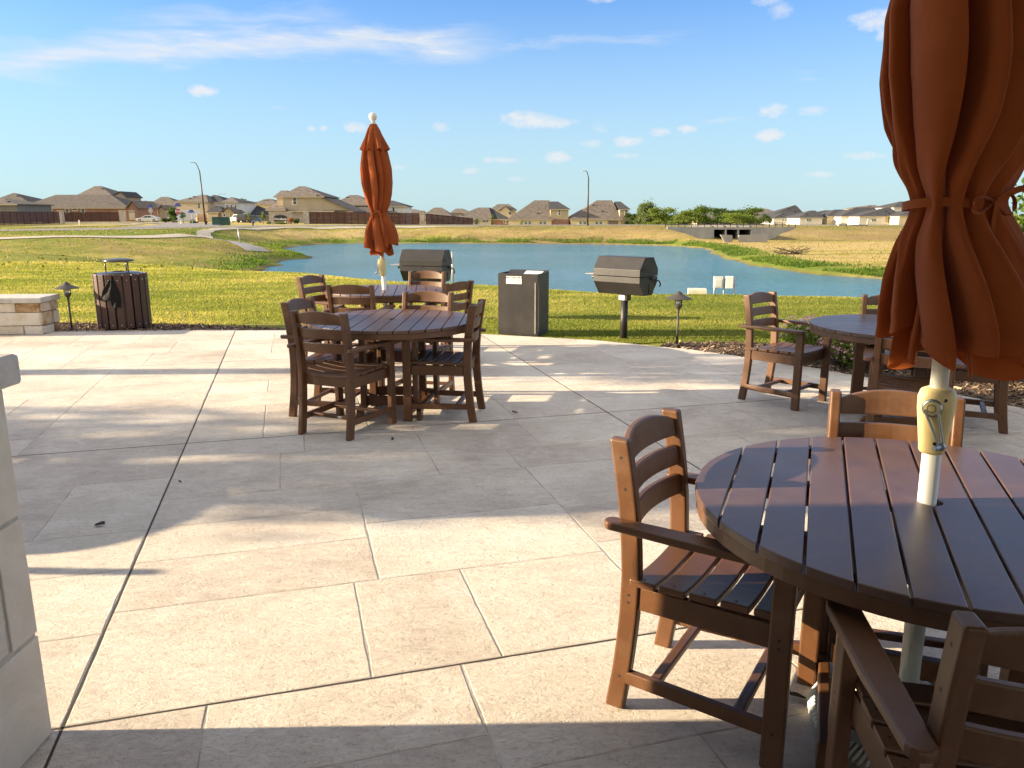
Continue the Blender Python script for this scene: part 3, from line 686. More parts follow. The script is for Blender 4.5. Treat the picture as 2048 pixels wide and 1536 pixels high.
def ribbon_strip(mb, pts, w_, nrm):
    P = [Vector(p) for p in pts]; vs = []; th = .0015
    for i, p in enumerate(P):
        d = (P[min(i+1, len(P)-1)]-P[max(i-1, 0)]).normalized(); n_ = Vector(nrm(p)).normalized(); s = d.cross(n_).normalized()
        vs += [p+s*w_/2+n_*th, p-s*w_/2+n_*th, p-s*w_/2-n_*th, p+s*w_/2-n_*th]
    n = len(P); mb.add(vs, [(i*4+k, i*4+(k+1) % 4, (i+1)*4+(k+1) % 4, (i+1)*4+k) for i in range(n-1) for k in range(4)]+[(3, 2, 1, 0), tuple(range(4*n-4, 4*n))])
def make_umbrella(label, x, y, seed, fat, tilt, crank_ang, bow_ang, rot=0, K=420, drape=0, raise_=0, skirt=1.0, shift=0):
    u = empty('patio_umbrella', (x, y, 0)); tag(u, label, 'umbrella', 'closed rust orange patio umbrellas')
    u.rotation_euler = (0, R_(tilt), 0)
    V, F_ = canopy_mesh(seed, fat, K, skirt=skirt, shift=shift); ca = npmesh('canopy', V, F_, CANVAS, parent=u, smooth=True); ca.rotation_euler = (0, R_(drape), R_(rot)); ca.location = (-1.1*math.sin(R_(drape)), 0, raise_)
    V, F_ = flap_mesh(seed, max(1.0, fat*.85)); fl = npmesh('top_flap', V, F_, CANVAS, parent=u, smooth=True)
    mb = MB(); mb.tube([(0, 0, .03), (0, 0, .93)], .0245, 24); mb.tube([(0, 0, .93), (0, 0, 2.46)], .0225, 24); mb.build('pole', POLE, u, smooth=True)
    mb = MB(); mb.lathe([(.012, 2.44), (.030, 2.45), (.022, 2.468), (.018, 2.48), (.036, 2.50), (.042, 2.525), (.034, 2.552), (.012, 2.563)], 20); mb.build('finial', IVORY, u, smooth=True)
    # crank housing: rounded box, broader at the top
    h = MB(); prof = [(.885, .026, .028), (.893, .030, .033), (.915, .032, .035), (.96, .035, .040), (1.01, .039, .046), (1.045, .040, .047), (1.062, .035, .042), (1.069, .026, .028)]
    K_ = 32; vs = []
    for (z, hx, hy) in prof:
        for k in range(K_):
            a_ = 2*math.pi*k/K_; c_, s_ = math.cos(a_), math.sin(a_); e = .62
            vs.append((.006+hx*math.copysign(abs(c_)**e, c_), hy*math.copysign(abs(s_)**e, s_), z))
    h.add(vs, [(i*K_+k, i*K_+(k+1) % K_, (i+1)*K_+(k+1) % K_, (i+1)*K_+k) for i in range(len(prof)-1) for k in range(K_)]+[tuple(range(K_-1, -1, -1)), tuple(range((len(prof)-1)*K_, len(prof)*K_))])
    h.discs([((.0445, .026, 1.043), (1, 0, .1)), ((.0385, .010, .918), (1, 0, -.1))], .0050)
    hs = h.build('crank_housing', CRANK, u, smooth=True); hs.rotation_euler.z = R_(crank_ang)
    mb = MB(); X0 = .049
    mb.lathe([(.026, 0), (.026, .010), (.021, .014)], 24, c=(.036, -.004, 1.018), m=Matrix.Rotation(math.pi/2, 4, 'Y'))
    e0 = Vector((X0+.006, .030, .918))
    for dy in (-.010, .010): mb.bar((X0+.004, -.004+dy*1.7, 1.014), e0+Vector((0, dy*.45, 0)), .006, .009, up=(1, 0, 0))
    mb.lathe([(.0105, -.002), (.0105, .012)], 14, c=tuple(e0), m=Matrix.Rotation(math.pi/2, 4, 'Y'))
    mb.tube([e0+Vector((.004, 0, 0)), e0+Vector((.034, -.012, .0))], .007, 12); mb.build('crank_handle', STEEL, hs, bevel=.0015)
    mb = MB(); mb.lathe([(.019, 0), (.019, .003)], 24, c=(.0495, -.004, 1.018), m=Matrix.Rotation(math.pi/2, 4, 'Y')); mb.discs([((.0531, -.004+.0105*math.cos(q), 1.018+.0105*math.sin(q)), (1, 0, 0)) for q in np.linspace(0, 6.28, 22)], .0013); mb.build('crank_cap', CRANK, hs)
    # tie with bow
    mb = MB(); RT = .083*fat*1.09
    ribbon_strip(mb, [(RT*math.cos(a_), RT*math.sin(a_), 1.535+.006*math.sin(2*a_)) for a_ in np.linspace(0, 2*math.pi, 49)], .022, lambda p: (p.x, p.y, 0))
    b_ = R_(bow_ang); o_ = Vector((math.cos(b_), math.sin(b_), 0)); s_ = Vector((-math.sin(b_), math.cos(b_), 0)); k0 = o_*(RT+.008)+Vector((0, 0, 1.54)); up = Vector((0, 0, 1))
    def loop(sd, wd, hh): return [k0+s_*(sd*wd*math.sin(q)*1.0)+up*(hh*math.sin(2*q)*.5-.012*math.sin(q))+o_*(.018*math.sin(q)) for q in np.linspace(0, math.pi, 18)]
    ribbon_strip(mb, loop(-1, .075, .04), .012, lambda p: (0.1, 0.1, 1)); ribbon_strip(mb, loop(1, .05, .05), .012, lambda p: (.1, .1, 1))
    ribbon_strip(mb, [k0+s_*(-.005*math.sin(q*7))+o_*(.012+.03*q*q)-up*(.27*q) for q in np.linspace(0, 1, 20)], .013, lambda p: tuple(o_))
    ribbon_strip(mb, [k0+s_*(.115*math.sin(min(q, .5)*math.pi)+.03*q)+o_*(.012+.02*q)+up*(.03*math.sin(math.pi*min(1, q*2.4))*(q < .42)-.31*max(0, q-.22)) for q in np.linspace(0, 1, 26)], .016, lambda p: tuple(o_))
    mb.lathe([(.006, -.012), (.013, 0), (.006, .012)], 8, c=tuple(k0)); ti = mb.build('tie', CANVAS, u); ti.location = (.435*math.sin(R_(drape)), 0, raise_)
    return u
U1 = make_umbrella('huge rust orange closed umbrella at the right edge, tied with a bow', 1.186, 2.058, 5, 1.27, -.9, -128, -74, rot=20, K=720, drape=-2.2, raise_=.022, skirt=.98, shift=.045)
U2 = make_umbrella('distant closed orange umbrella with white ball finial above the far table', -1.365, 8.40, 12, 1.0, -1.8, -188, -120, skirt=1.2)
U3 = make_umbrella('closed umbrella of the table beyond the left edge of the photo', -5.0, 3.87, 8, 1.75, 0, 120, 30, K=200)

def make_base(x, y, label):
    t = empty('umbrella_base', (x, y, 0)); tag(t, label, 'umbrella base', 'round umbrella bases')
    mb = MB(); mb.lathe([(.255, .0), (.262, .012), (.262, .03), (.250, .045), (.20, .056), (.10, .075), (.045, .10), (.035, .11)], 64)
    mb.build('plate', BASEM, t, smooth=True)
    mb = MB()
    for k in range(96):
        a_ = 2*math.pi*k/96; mb.tube([(.262*math.cos(a_), .262*math.sin(a_), .012), (.266*math.cos(a_+.04), .266*math.sin(a_+.04), .03), (.242*math.cos(a_+.075), .242*math.sin(a_+.075), .056)], .008, 6)
    mb.build('rope_rim', BASEM, t, smooth=True)
    mb = MB()
    for k in range(16):
        a_ = 2*math.pi*k/16; mb.tube([(.20*math.cos(a_), .20*math.sin(a_), .060), (.06*math.cos(a_), .06*math.sin(a_), .092)], [.012, .006], 8)
    mb.build('rib', BASEM, t, smooth=True)
    mb = MB(); mb.tube([(0, 0, .09), (0, 0, .42)], .0275, 20); mb.lathe([(.035, .09), (.036, .12), (.030, .13)], 20); mb.build('stem', BASEM, t, smooth=True)
    return t
B0 = make_base(1.186, 2.058, 'white ribbed umbrella base on the ground under the nearest table')
b1 = copy_tree(B0); b1.location = (-1.365, 8.40, 0); tag(b1, 'umbrella base under the far table by the lawn', 'umbrella base')
b2 = copy_tree(B0); b2.location = (-5, 3.87, 0); tag(b2, 'umbrella base of the table beyond the left edge', 'umbrella base')

# ------------------------------------------------ masonry
def stone_mat(name, warm=0):
    m, nt, b = newmat(name)
    tc = nt.nodes.new('ShaderNodeNewGeometry').outputs['Position']; ta = nt.nodes.new('ShaderNodeAttribute'); ta.attribute_name = 'tone'
    n = noise(nt, tc, 5, 7, .7, .5); n2 = noise(nt, tc, 70, 5, .7)
    f = math_(nt, 'ADD', math_(nt, 'MULTIPLY', n, .8 if warm else .55), math_(nt, 'MULTIPLY_ADD', ta.outputs['Fac'], .42, -.04))
    if warm: cc = ramp(nt, f, [(.36, (.20, .10, .04)), (.46, (.44, .30, .16)), (.56, (.58, .49, .36)), (.75, (.68, .63, .54))])
    else: cc = ramp(nt, f, [(.3, (.56, .51, .42)), (.45, (.66, .61, .52)), (.7, (.72, .68, .60))])
    L(nt, cc, b.inputs['Base Color']); b.inputs['Roughness'].default_value = .9
    bp = nt.nodes.new('ShaderNodeBump'); bp.inputs['Strength'].default_value = .7 if warm else .6; bp.inputs['Distance'].default_value = .05 if warm else .006
    L(nt, math_(nt, 'ADD', n, math_(nt, 'MULTIPLY', n2, .4)), bp.inputs['Height']); L(nt, bp.outputs[0], b.inputs['Normal']); return m
ROCK = stone_mat('rough_limestone', 1); SMOOTH = stone_mat('cut_limestone'); MORTAR = M('mortar', (.50, .46, .40), .95, .1, 30, .3, 90)
CAPM = M('limestone_cap', (.50, .48, .44), .85, .12, 12, .25, 90)
def wallface(mb, o, ax, length, z0, z1, seed, courses, wmin=.22, wmax=.6, dep=.03, an=None):
    r = random.Random(seed); o = Vector(o); ax = Vector(ax); an = Vector(an); z = z0
    for ch in courses:
        u = 0
        while u < length-1e-3:
            w_ = min(r.uniform(wmin, wmax), length-u)
            if length-u-w_ < wmin*.6: w_ = length-u
            g_ = .006; q = dep*r.uniform(.6, 1.3); j = lambda: r.uniform(-.006, .006)
            a = [(u+g_+j(), z+g_+j()), (u+w_-g_+j(), z+g_+j()), (u+w_-g_+j(), z+ch-g_+j()), (u+g_+j(), z+ch-g_+j())]
            A = [o+ax*x+Vector((0, 0, y)) for x, y in a]; cx = u+w_/2; cz = z+ch/2
            B = [o+ax*(cx+(x-cx)*.93)+Vector((0, 0, cz+(y-cz)*.90))+an*q for x, y in a]
            C_ = [p-an*.02 for p in A]
            mb.add(C_+A+B, [(4, 5, 1, 0), (5, 6, 2, 1), (6, 7, 3, 2), (7, 4, 0, 3), (8, 9, 5, 4), (9, 10, 6, 5), (10, 11, 7, 6), (11, 8, 4, 7), (8, 9, 10, 11)], r.random())
            u += w_
        z += ch
# near pier with cap, its far corner standing at the left edge of the photo
P = empty('stone_pier', (-1.66, 1.2, 0), 0, 'pale stone pier with overhanging cap cut by the left edge of the photo', 'stone pier')
px0, px1, py0, py1, pz = -1.94, -1.385, .30, 2.042, 1.075
lc = lambda x, y: (x+1.66, y-1.2)
def pbox(mb, x0, x1, y0, y1, z0, z1): mb.box(((x0+x1)/2+1.66, (y0+y1)/2-1.2, (z0+z1)/2), (x1-x0, y1-y0, z1-z0)); return mb
pbox(MB(), px0+.006, px1-.006, py0+.006, py1-.006, 0, pz).build('core', MORTAR, P)
mb = MB(); zc = [0, .335, .70, pz-.002]
for i in range(3):
    ln = (.32, .115, .42)[i]
    pbox(mb, px1-.26, px1, py1-ln, py1, zc[i]+.006, zc[i+1]-.006)
    pbox(mb, px0, px0+.27, py1-.26, py1+.001, zc[i]+.006, zc[i+1]-.006)
mb.build('quoin', SMOOTH, P, bevel=.004, tone=True)
mb = MB(); o_ = Vector((px1-.012+1.66, py0-1.2, 0))
for i in range(3):
    ln = (.32, .115, .42)[i]
    wallface(mb, (px1-.014+1.66, py0-1.2, 0), (0, 1, 0), py1-py0-ln-.012, zc[i], zc[i+1], 3+i, [(zc[i+1]-zc[i])*.55, (zc[i+1]-zc[i])*.45], .2, .5, .022, (1, 0, 0)) if i == 0 else wallface(mb, (px1-.014+1.66, py0-1.2, 0), (0, 1, 0), py1-py0-ln-.012, zc[i], zc[i+1], 3+i, [(zc[i+1]-zc[i])], .2, .5, .022, (1, 0, 0))
mb.build('rough_stones', ROCK, P, tone=True, bevel=.006)
pbox(MB(), px0-.036, px1+.036, py0-.036, py1+.036, pz, pz+.085).build('cap', CAPM, P, bevel=.012)

# far seat wall
S = empty('seat_wall', (-8.5, 10.0, 0), R_(5), 'low seat wall of cream and rust limestone blocks with a grey slab top', 'stone wall')
x1_ = 2.36; x0_ = -6
mb = MB(); mb.box(((x0_+x1_)/2, .0, .20), (x1_-x0_-.05, .42, .40)); mb.build('core', MORTAR, S)
mb = MB(); wallface(mb, (x0_, -.215, 0), (1, 0, 0), x1_-x0_, 0, .41, 21, [.115, .175, .12], .22, .55, .02, (0, -1, 0))
wallface(mb, (x1_-.005, -.21, 0), (0, 1, 0), .42, 0, .41, 22, [.115, .175, .12], .18, .28, .02, (1, 0, 0)); wallface(mb, (x1_, .215, 0), (-1, 0, 0), x1_-x0_, 0, .41, 23, [.115, .175, .12], .22, .55, .02, (0, 1, 0))
mb.build('rough_stones', ROCK, S, tone=True, bevel=.006)
mb = MB(); mb.box(((x0_+x1_)/2-.01, 0, .448), (x1_-x0_+.09, .54, .07)); mb.build('cap', CAPM, S, bevel=.012)

# ------------------------------------------------ trash bin
BROWN = M('bin_slat_brown', (.058, .024, .016), .45, .15, 12, .1, 150); BLK = M('black_enamel', (.018, .017, .017), .32, .1, 8); LIDM = M('bin_lid_bronze', (.055, .045, .042), .28, .1, 6, spec=.6)
T = empty('trash_bin', (-5.40, 10.68, -.02), R_(6), 'round trash bin with brown vertical slats and a rain hood on thin posts', 'trash bin')
mb = MB(); mb.lathe([(.285, .03), (.305, .04), (.305, .72), (.285, .72), (.285, .10)], 40); mb.build('drum', BLK, T)
mb = MB()
for k in range(19):
    a_ = 2*math.pi*k/19; mm = Matrix.Rotation(a_, 4, 'Z') @ Matrix.Translation((.328, 0, .40)); mb.box((0, 0, 0), (.028, .090, .73), m=mm)
mb.build('slats', BROWN, T, bevel=.006)
mb = MB()
for k in range(19):
    a_ = 2*math.pi*k/19
    for z in (.085, .69): mb.lathe([(.008, 0), (.006, .005)], 8, m=Matrix.Rotation(a_, 4, 'Z') @ Matrix.Translation((.3422, 0, z)) @ Matrix.Rotation(math.pi/2, 4, 'Y'))
mb.build('bolts', SILV, T)
mb = MB(); S_ = 48; prof = [(.300, .735), (.305, .745), (.297, .758), (.24, .778), (.12, .79), (.10, .785), (.10, .72)]
vs = [(r*math.cos(2*math.pi*k/S_), r*math.sin(2*math.pi*k/S_), z) for r, z in prof for k in range(S_)]
mb.add(vs, [(i*S_+k, i*S_+(k+1) % S_, (i+1)*S_+(k+1) % S_, (i+1)*S_+k) for i in range(len(prof)-1) for k in range(S_)]); mb.build('lid', LIDM, T, smooth=True)
for a_ in (190, 330, 80):
    mb = MB(); c_, s_ = math.cos(R_(a_)), math.sin(R_(a_)); mb.tube([(.17*c_, .17*s_, .78), (.17*c_, .17*s_, .935)], .0085, 10); mb.build('hood_post', LIDM, T, smooth=True)
mb = MB(); mb.lathe([(.19, .925), (.197, .935), (.19, .948), (.12, .962), (.03, .968)], 48); hd = mb.build('hood', LIDM, T, smooth=True)
m_ = M('bag_plastic', (.005, .005, .005), .75, .1, 8, .5, 25, spec=.25)
K = 12; J = 14; vs = []
for j in range(J):
    s = j/(J-1); wv_ = .05+.085*math.sin(min(1, s*1.25)*math.pi*.62)
    for k in range(K):
        u = k/(K-1)-.5; vs.append((u*1.5*wv_+.015-(.075*s*s if u < -.25 else 0), -.349-.022*math.sin(math.pi*(u+.5))*(.4+.6*s)-.010*math.sin(14*u+5*s), .69-.36*s*(1 if u > -.05 else .72)))
n0 = len(vs); vs += [(x, y+.012, z) for x, y, z in vs]
fs = [(j*K+k, j*K+k+1, (j+1)*K+k+1, (j+1)*K+k) for j in range(J-1) for k in range(K-1)]; fs += [tuple(i+n0 for i in f[::-1]) for f in fs]
mb = MB(); mb.add(vs, fs); o = mb.build('plastic_bag', m_, None, smooth=True, loc=(-5.37, 10.68, -.02)); tag(o, 'black plastic bag hanging down the front of the slatted trash bin', 'bag')

# ------------------------------------------------ hot coal bin
DARKST = M('weathered_charcoal_steel', (.026, .024, .023), .5, .22, 3.5, .15, 40, c2=(.014, .013, .013), vary_r=.15)
WHT = M('white_sign', (.80, .80, .78), .5, .03, 5); BLKT = M('black_lettering', (.03, .03, .03), .7); REDT = M('red_lettering', (.55, .05, .04), .6)
a_ = -.37
C_ = empty('hot_coal_bin', (.155, 10.19, -.01), a_, 'black steel box with white HOT COALS ONLY sign at the patio edge', 'coal bin')
W_, D_, H_ = .545, .45, .80; t_ = .008
mb = MB(); mb.box((0, -D_/2+t_/2, H_/2), (W_, t_, H_)); mb.box((0, D_/2-t_/2, H_/2+.01), (W_, t_, H_+.02)); mb.box((-W_/2+t_/2, 0, H_/2), (t_, D_-2*t_, H_)); mb.box((W_/2-t_/2, 0, H_/2), (t_, D_-2*t_, H_)); mb.box((0, 0, .03), (W_-.02, D_-.02, .01))
mb.build('body', DARKST, C_)
mb = MB(); mb.box((W_/2+.003, -D_/2+.03, .36), (.005, .03, .62)); mb.box((W_/2-.03, -D_/2-.003, .36), (.02, .005, .66)); mb.build('door_edge', M('worn_steel_edge', (.22, .2, .18), .6), C_, bevel=.001)
mb = MB(); mb.slab([(-W_/2+.01, 0), (W_/2-.01, 0), (W_/2-.01, .36), (-W_/2+.01, .36)], (0, -D_/2+.06, H_-.10), (1, 0, 0), Vector((0, .95, .30)).normalized(), Vector((0, -.30, .95)).normalized(), .006)
mb.build('chute', DARKST, C_)
up_ = Vector((0, -.30, .95)).normalized()
mb = MB(); mb.slab([(-.02, .20), (.22, .20), (.22, .345), (-.02, .345)], Vector((0, -D_/2+.06, H_-.10))+up_*.007, (1, 0, 0), Vector((0, .95, .30)).normalized(), up_, .002); mb.build('lid_sign', WHT, C_)
mb = MB(); sgn = [( -.185+.018, .665), (.085-.018, .665)]; mb.box((-.052, -D_/2-.002, .716), (.215, .003, .098)); sg = mb.build('sign', WHT, C_, bevel=.006)
rt = (math.pi/2, 0, 0)
text('HOT COALS ONLY', .026, BLKT, sg, (-.052, -D_/2-.0042, .746), rt, sx=.98)
text('C A U T I O N', .022, BLKT, sg, (-.028, -D_/2-.0042, .716), rt)
text('NO TRASH PLEASE', .015, M('grey_lettering', (.35, .33, .31), .7), sg, (-.030, -D_/2-.0042, .690), rt)
mb = MB(); mb.slab([(0, 0), (.024, 0), (.012, .024)], (-.152, -D_/2-.0042, .70), (1, 0, 0), (0, 0, 1), (0, -1, 0), .0006); mb.build('warning_mark', M('faded_red', (.75, .52, .48), .6), sg)

# ------------------------------------------------ barrel grills
def make_grill():
    t = empty('park_grill'); R0 = .232; h = [(R0*math.cos(R_(22.5+45*k))*.93, R0*math.sin(R_(22.5+45*k))) for k in range(8)]
    h = [(-.088, -.232), (.088, -.232), (.208, -.075), (.208, .088), (.100, .232), (-.100, .232), (-.208, .088), (-.208, -.075)]
    Lh = .34; cz = .782
    lo = [(x, z) for x, z in h if z < 0]; lo = [(-.208, -.004), (-.208, -.075), (-.088, -.232), (.088, -.232), (.208, -.075), (.208, -.004)]
    hi = [(.212, .004), (.212, .088), (.100, .236), (-.100, .236), (-.212, .088), (-.212, .004)]
    mb = MB(); mb.slab(lo, (-Lh, 0, cz), (0, 1, 0), (0, 0, 1), (1, 0, 0), 2*Lh); mb.build('firebox', DARKST, t, bevel=.003)
    mb = MB(); mb.slab(hi, (-Lh-.003, 0, cz), (0, 1, 0), (0, 0, 1), (1, 0, 0), 2*Lh+.006); mb.build('hood', DARKST, t, bevel=.003)
    mb = MB(); mb.tube([(Lh+.0, .03, cz-.02), (Lh+.035, .03, cz-.02)], .014, 12); mb.tube([(Lh+.03, .03, cz-.02), (Lh+.03, .20, cz-.06), (Lh+.035, .235, cz-.11), (Lh+.03, .21, cz-.13)], .009, 10)
    mb.tube([(Lh+.004, -.17, cz+.085), (Lh+.02, -.17, cz+.085), (Lh+.02, -.06, cz+.095), (Lh+.004, -.05, cz+.085)], .006, 8)
    mb.lathe([(.006, 0), (.006, .006)], 8, c=(Lh+.003, .02, cz+.17), m=Matrix.Rotation(math.pi/2, 4, 'Y')); mb.lathe([(.006, 0), (.006, .006)], 8, c=(Lh+.003, .01, cz+.05), m=Matrix.Rotation(math.pi/2, 4, 'Y'))
    mb.box((Lh+.004, .06, cz-.15), (.006, .10, .12)); mb.build('crank_gear', BLK, t, bevel=.002)
    mb = MB(); mb.box((-Lh-.10, 0, cz+.006), (.20, .24, .008)); mb.build('side_shelf', M('shelf_steel', (.34, .31, .27), .5), t, bevel=.002)
    mb = MB(); mb.tube([(-Lh-.0, -.19, cz-.02), (-Lh-.03, -.19, cz-.02)], .02, 10); mb.build('knob', BLK, t)
    mb = MB(); mb.box((0, 0, cz-.275), (.13, .10, .08)); mb.build('post_bracket', BLK, t, bevel=.003)
    pl = MB(); pl.box((-.012, -.0518, cz-.275), (.082, .003, .062)); q = pl.build('plate', WHT, t)
    mb = MB(); r = random.Random(4)
    for i in range(6): mb.box((-.038+.011*i, -.0538, cz-.276+r.uniform(-.004, .004)), (.006, .001, .010))
    mb.build('faded_print', M('faded_print', (.62, .40, .36), .7), q)
    mb = MB(); mb.tube([(0, 0, -.05), (0, 0, cz-.31)], .046, 20); mb.build('post', DARKST, t, smooth=True)
    return t
g1 = make_grill(); g1.location = (1.43, 9.78, 0); g1.rotation_euler.z = R_(-41); tag(g1, 'black octagonal barrel grill on a post, between the coal bin and the path light', 'grill', 'barrel grills on the lawn')
g2 = copy_tree(g1); g2.location = (-1.30, 11.75, -.0); g2.rotation_euler.z = R_(-15); tag(g2, 'black octagonal barrel grill behind the tables at the middle, beside the thin metal stake', 'grill', 'barrel grills on the lawn')

# ------------------------------------------------ path lights
DBR = M('dark_bronze', (.060, .052, .044), .5, .1, 10)
def make_light():
    t = empty('path_light')
    mb = MB(); mb.lathe([(.15, .585), (.152, .59), (.055, .635), (.018, .672), (.004, .678)], 32); mb.build('shade', DBR, t)
    mb = MB(); mb.lathe([(.012, .40), (.016, .46), (.045, .50), (.048, .515), (.03, .52)], 16)
    for k in range(4): mb.tube([(.040*math.cos(k*1.571+.4), .040*math.sin(k*1.571+.4), .51), (.052*math.cos(k*1.571+.4), .052*math.sin(k*1.571+.4), .59)], .005, 6)
    mb.build('lamp_cage', DBR, t)
    mb = MB(); mb.lathe([(.024, .52), (.026, .55), (.024, .585)], 14); m2, nt2, b2_ = newmat('lamp_glass') if 'lamp_glass' not in bpy.data.materials else (bpy.data.materials['lamp_glass'], None, None)
    if b2_ is not None: b2_.inputs['Base Color'].default_value = (.6, .62, .6, 1); b2_.inputs['Roughness'].default_value = .15; b2_.inputs['Transmission Weight'].default_value = .6
    mb.build('lamp_glass', m2, t, smooth=True)
    mb = MB(); mb.tube([(0, 0, .0), (0, 0, .45)], .0125, 12); mb.tube([(0, 0, 0), (0, 0, .045)], .026, 12); mb.build('post', DBR, t, smooth=True)
    return t
l1 = make_light(); l1.location = (1.98, 9.14, -.03); tag(l1, 'path light with cone shade in the mulch just right of the grill', 'path light', 'dark bronze path lights')
l2 = copy_tree(l1); l2.location = (-6.02, 10.45, -.03); l2.rotation_euler.z = 1.1; tag(l2, 'path light with cone shade between the seat wall and the trash bin', 'path light', 'dark bronze path lights')

# ------------------------------------------------ lawn odds and ends
GALV = M('galvanised_steel', (.45, .46, .46), .4, .1, 10, metal=.5); PALEG = M('pale_grey_plastic', (.66, .68, .66), .5, .05, 3)
def on(x, y): return (x, y, H1(x, y))
zx = on(-1.5, 19.6); o = MB().tube([(0, 0, -.1), (0, 0, .92)], .028, 10).build('metal_stake', GALV, None, smooth=True, loc=zx); tag(o, 'thin grey metal stake standing at the water edge of the lawn behind the middle grill', 'stake')
yb = 17.3
ub = empty('utility_board', on(4.75, yb), R_(-8)); tag(ub, 'two pale utility boxes side by side on thin metal legs at the lawn edge', 'utility board')
zt_ = XZ(1460, 553, yb)[1]-ub.location.z
for x in (-.21, .0, .235): mb = MB(); mb.tube([(x, .03, -.1), (x, .03, zt_-.02)], .018, 8); mb.build('leg', GALV, ub, smooth=True)
mb = MB(); mb.box((.02, .045, zt_-.06), (.52, .02, .03)); mb.box((.02, .045, zt_-.20), (.52, .02, .03)); mb.build('rail', GALV, ub)
mb = MB(); mb.box((-.14, -.03, zt_-.125), (.20, .10, .25)); mb.box((-.14, -.084, zt_-.14), (.15, .008, .17)); mb.build('cabinet', PALEG, ub, bevel=.008)
mb = MB(); mb.box((.10, -.03, zt_-.125), (.165, .10, .27)); mb.build('cabinet', WHT, ub, bevel=.008)
vx = XZ(1394, 590, 16.0); vb = empty('irrigation_vault', (vx[0], 16.0, H1(vx[0], 16.0)), R_(-10)); tag(vb, 'beige sloping lidded box half sunk below the lawn edge behind the right path light', 'utility box')
zt_ = XZ(1394, 577, 16.0)[1]-vb.location.z
mb = MB(); mb.slab([(-.16, -.1), (.16, -.1), (.13, zt_), (-.16, zt_*.9)], (-.19, 0, 0), (0, 1, 0), (0, 0, 1), (1, 0, 0), .38); mb.build('body', M('beige_fibreglass', (.62, .58, .44), .7, .08, 6), vb, bevel=.01)
mb = MB(); mb.box((.196, .04, zt_-.09), (.006, .08, .06)); mb.build('vent', BLK, vb)

# mulch beds: flat beds with loose chips
def bed(name, poly, n, seed, z=-.012):
    if area(poly) < 0: poly = poly[::-1]
    mb = MB(); mb.add([(x, y, z) for x, y in poly], [tuple(range(len(poly)))]); o = mb.build(name, MULCH); o['kind'] = 'structure'
    r = np.random.default_rng(seed); P_ = np.array(poly); lo, hi_ = P_.min(0), P_.max(0); pts = r.uniform(lo, hi_, (n*3, 2)); pts = pts[pdist(pts[:, 0], pts[:, 1], poly) < 0][:n]
    return pts
MULCH = M('mulch', (.13, .085, .055), .95, .35, 22, .8, 50, c2=(.035, .022, .015))
m, nt, b = newmat('mulch_chips'); ta = nt.nodes.new('ShaderNodeAttribute'); ta.attribute_name = 'tone'
L(nt, ramp(nt, ta.outputs['Fac'], [(0, (.05, .03, .018)), (.5, (.16, .10, .06)), (.85, (.30, .20, .12)), (1, (.50, .40, .28))]), b.inputs['Base Color']); b.inputs['Roughness'].default_value = .9; CHIP = m
pts = np.concatenate([bed('mulch_bed_left', [(-12, 9.90), (-6.3, 10.26), (-4.0, 10.37), (-2.9, 10.36), (-3.3, 10.62), (-4.4, 10.95), (-5.9, 11.15), (-8, 11.1), (-12, 10.9)], 9000, 1),
                      bed('mulch_bed_right', [(1.75, 9.03), (2.1, 8.78), (2.95, 7.91), (3.7, 6.81), (4.4, 5.56), (5.15, 3.6), (6.8, 3.6), (6.6, 6.3), (5.6, 8.0), (4.2, 9.0), (2.6, 9.45), (1.9, 9.35)], 16000, 2)])
n = len(pts); r = np.random.default_rng(3); ln = r.uniform(.008, .035, n); wd = r.uniform(.003, .010, n); th = r.uniform(0, 6.28, n); ti = r.normal(0, .35, n)
dx = np.stack([np.cos(th)*np.cos(ti), np.sin(th)*np.cos(ti), np.sin(ti)], -1)*ln[:, None]; dy = np.stack([-np.sin(th), np.cos(th), r.normal(0, .4, n)], -1)*wd[:, None]
c = np.concatenate([pts, (-.010+r.uniform(0, .022, n))[:, None]], 1); V = np.stack([c-dx-dy, c+dx-dy, c+dx+dy, c-dx+dy], 1).reshape(-1, 3)
o = npmesh('mulch_chips', V, np.arange(4*n).reshape(-1, 4), CHIP, {'tone': ('FACE', r.random(n))}); tag(o, kind='stuff', label='loose brown wood chips of the mulch beds', cat='mulch')

# ------------------------------------------------ foliage
def leafmat(name, c0, c1, c2, tr=.35, rough=.6):
    m, nt, b = newmat(name); ta = nt.nodes.new('ShaderNodeAttribute'); ta.attribute_name = 'tone'
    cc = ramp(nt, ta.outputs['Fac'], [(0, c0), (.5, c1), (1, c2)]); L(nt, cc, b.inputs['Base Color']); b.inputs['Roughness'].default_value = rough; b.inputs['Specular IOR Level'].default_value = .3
    t_ = nt.nodes.new('ShaderNodeBsdfTranslucent'); L(nt, mixc(nt, 1.0, cc, (1.5, 1.6, .7), 'MULTIPLY'), t_.inputs[0])
    mx = nt.nodes.new('ShaderNodeMixShader'); mx.inputs[0].default_value = tr; L(nt, b.outputs[0], mx.inputs[1]); L(nt, t_.outputs[0], mx.inputs[2]); L(nt, mx.outputs[0], nt.nodes['Material Output'].inputs[0]); return m
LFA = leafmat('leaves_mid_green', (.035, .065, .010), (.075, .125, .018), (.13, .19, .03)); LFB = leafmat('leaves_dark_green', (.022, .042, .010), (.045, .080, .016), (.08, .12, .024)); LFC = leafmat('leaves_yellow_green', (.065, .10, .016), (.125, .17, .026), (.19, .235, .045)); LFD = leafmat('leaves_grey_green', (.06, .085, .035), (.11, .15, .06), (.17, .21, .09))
BARK = M('bark', (.11, .085, .06), .95, .25, 20, .6, 60)
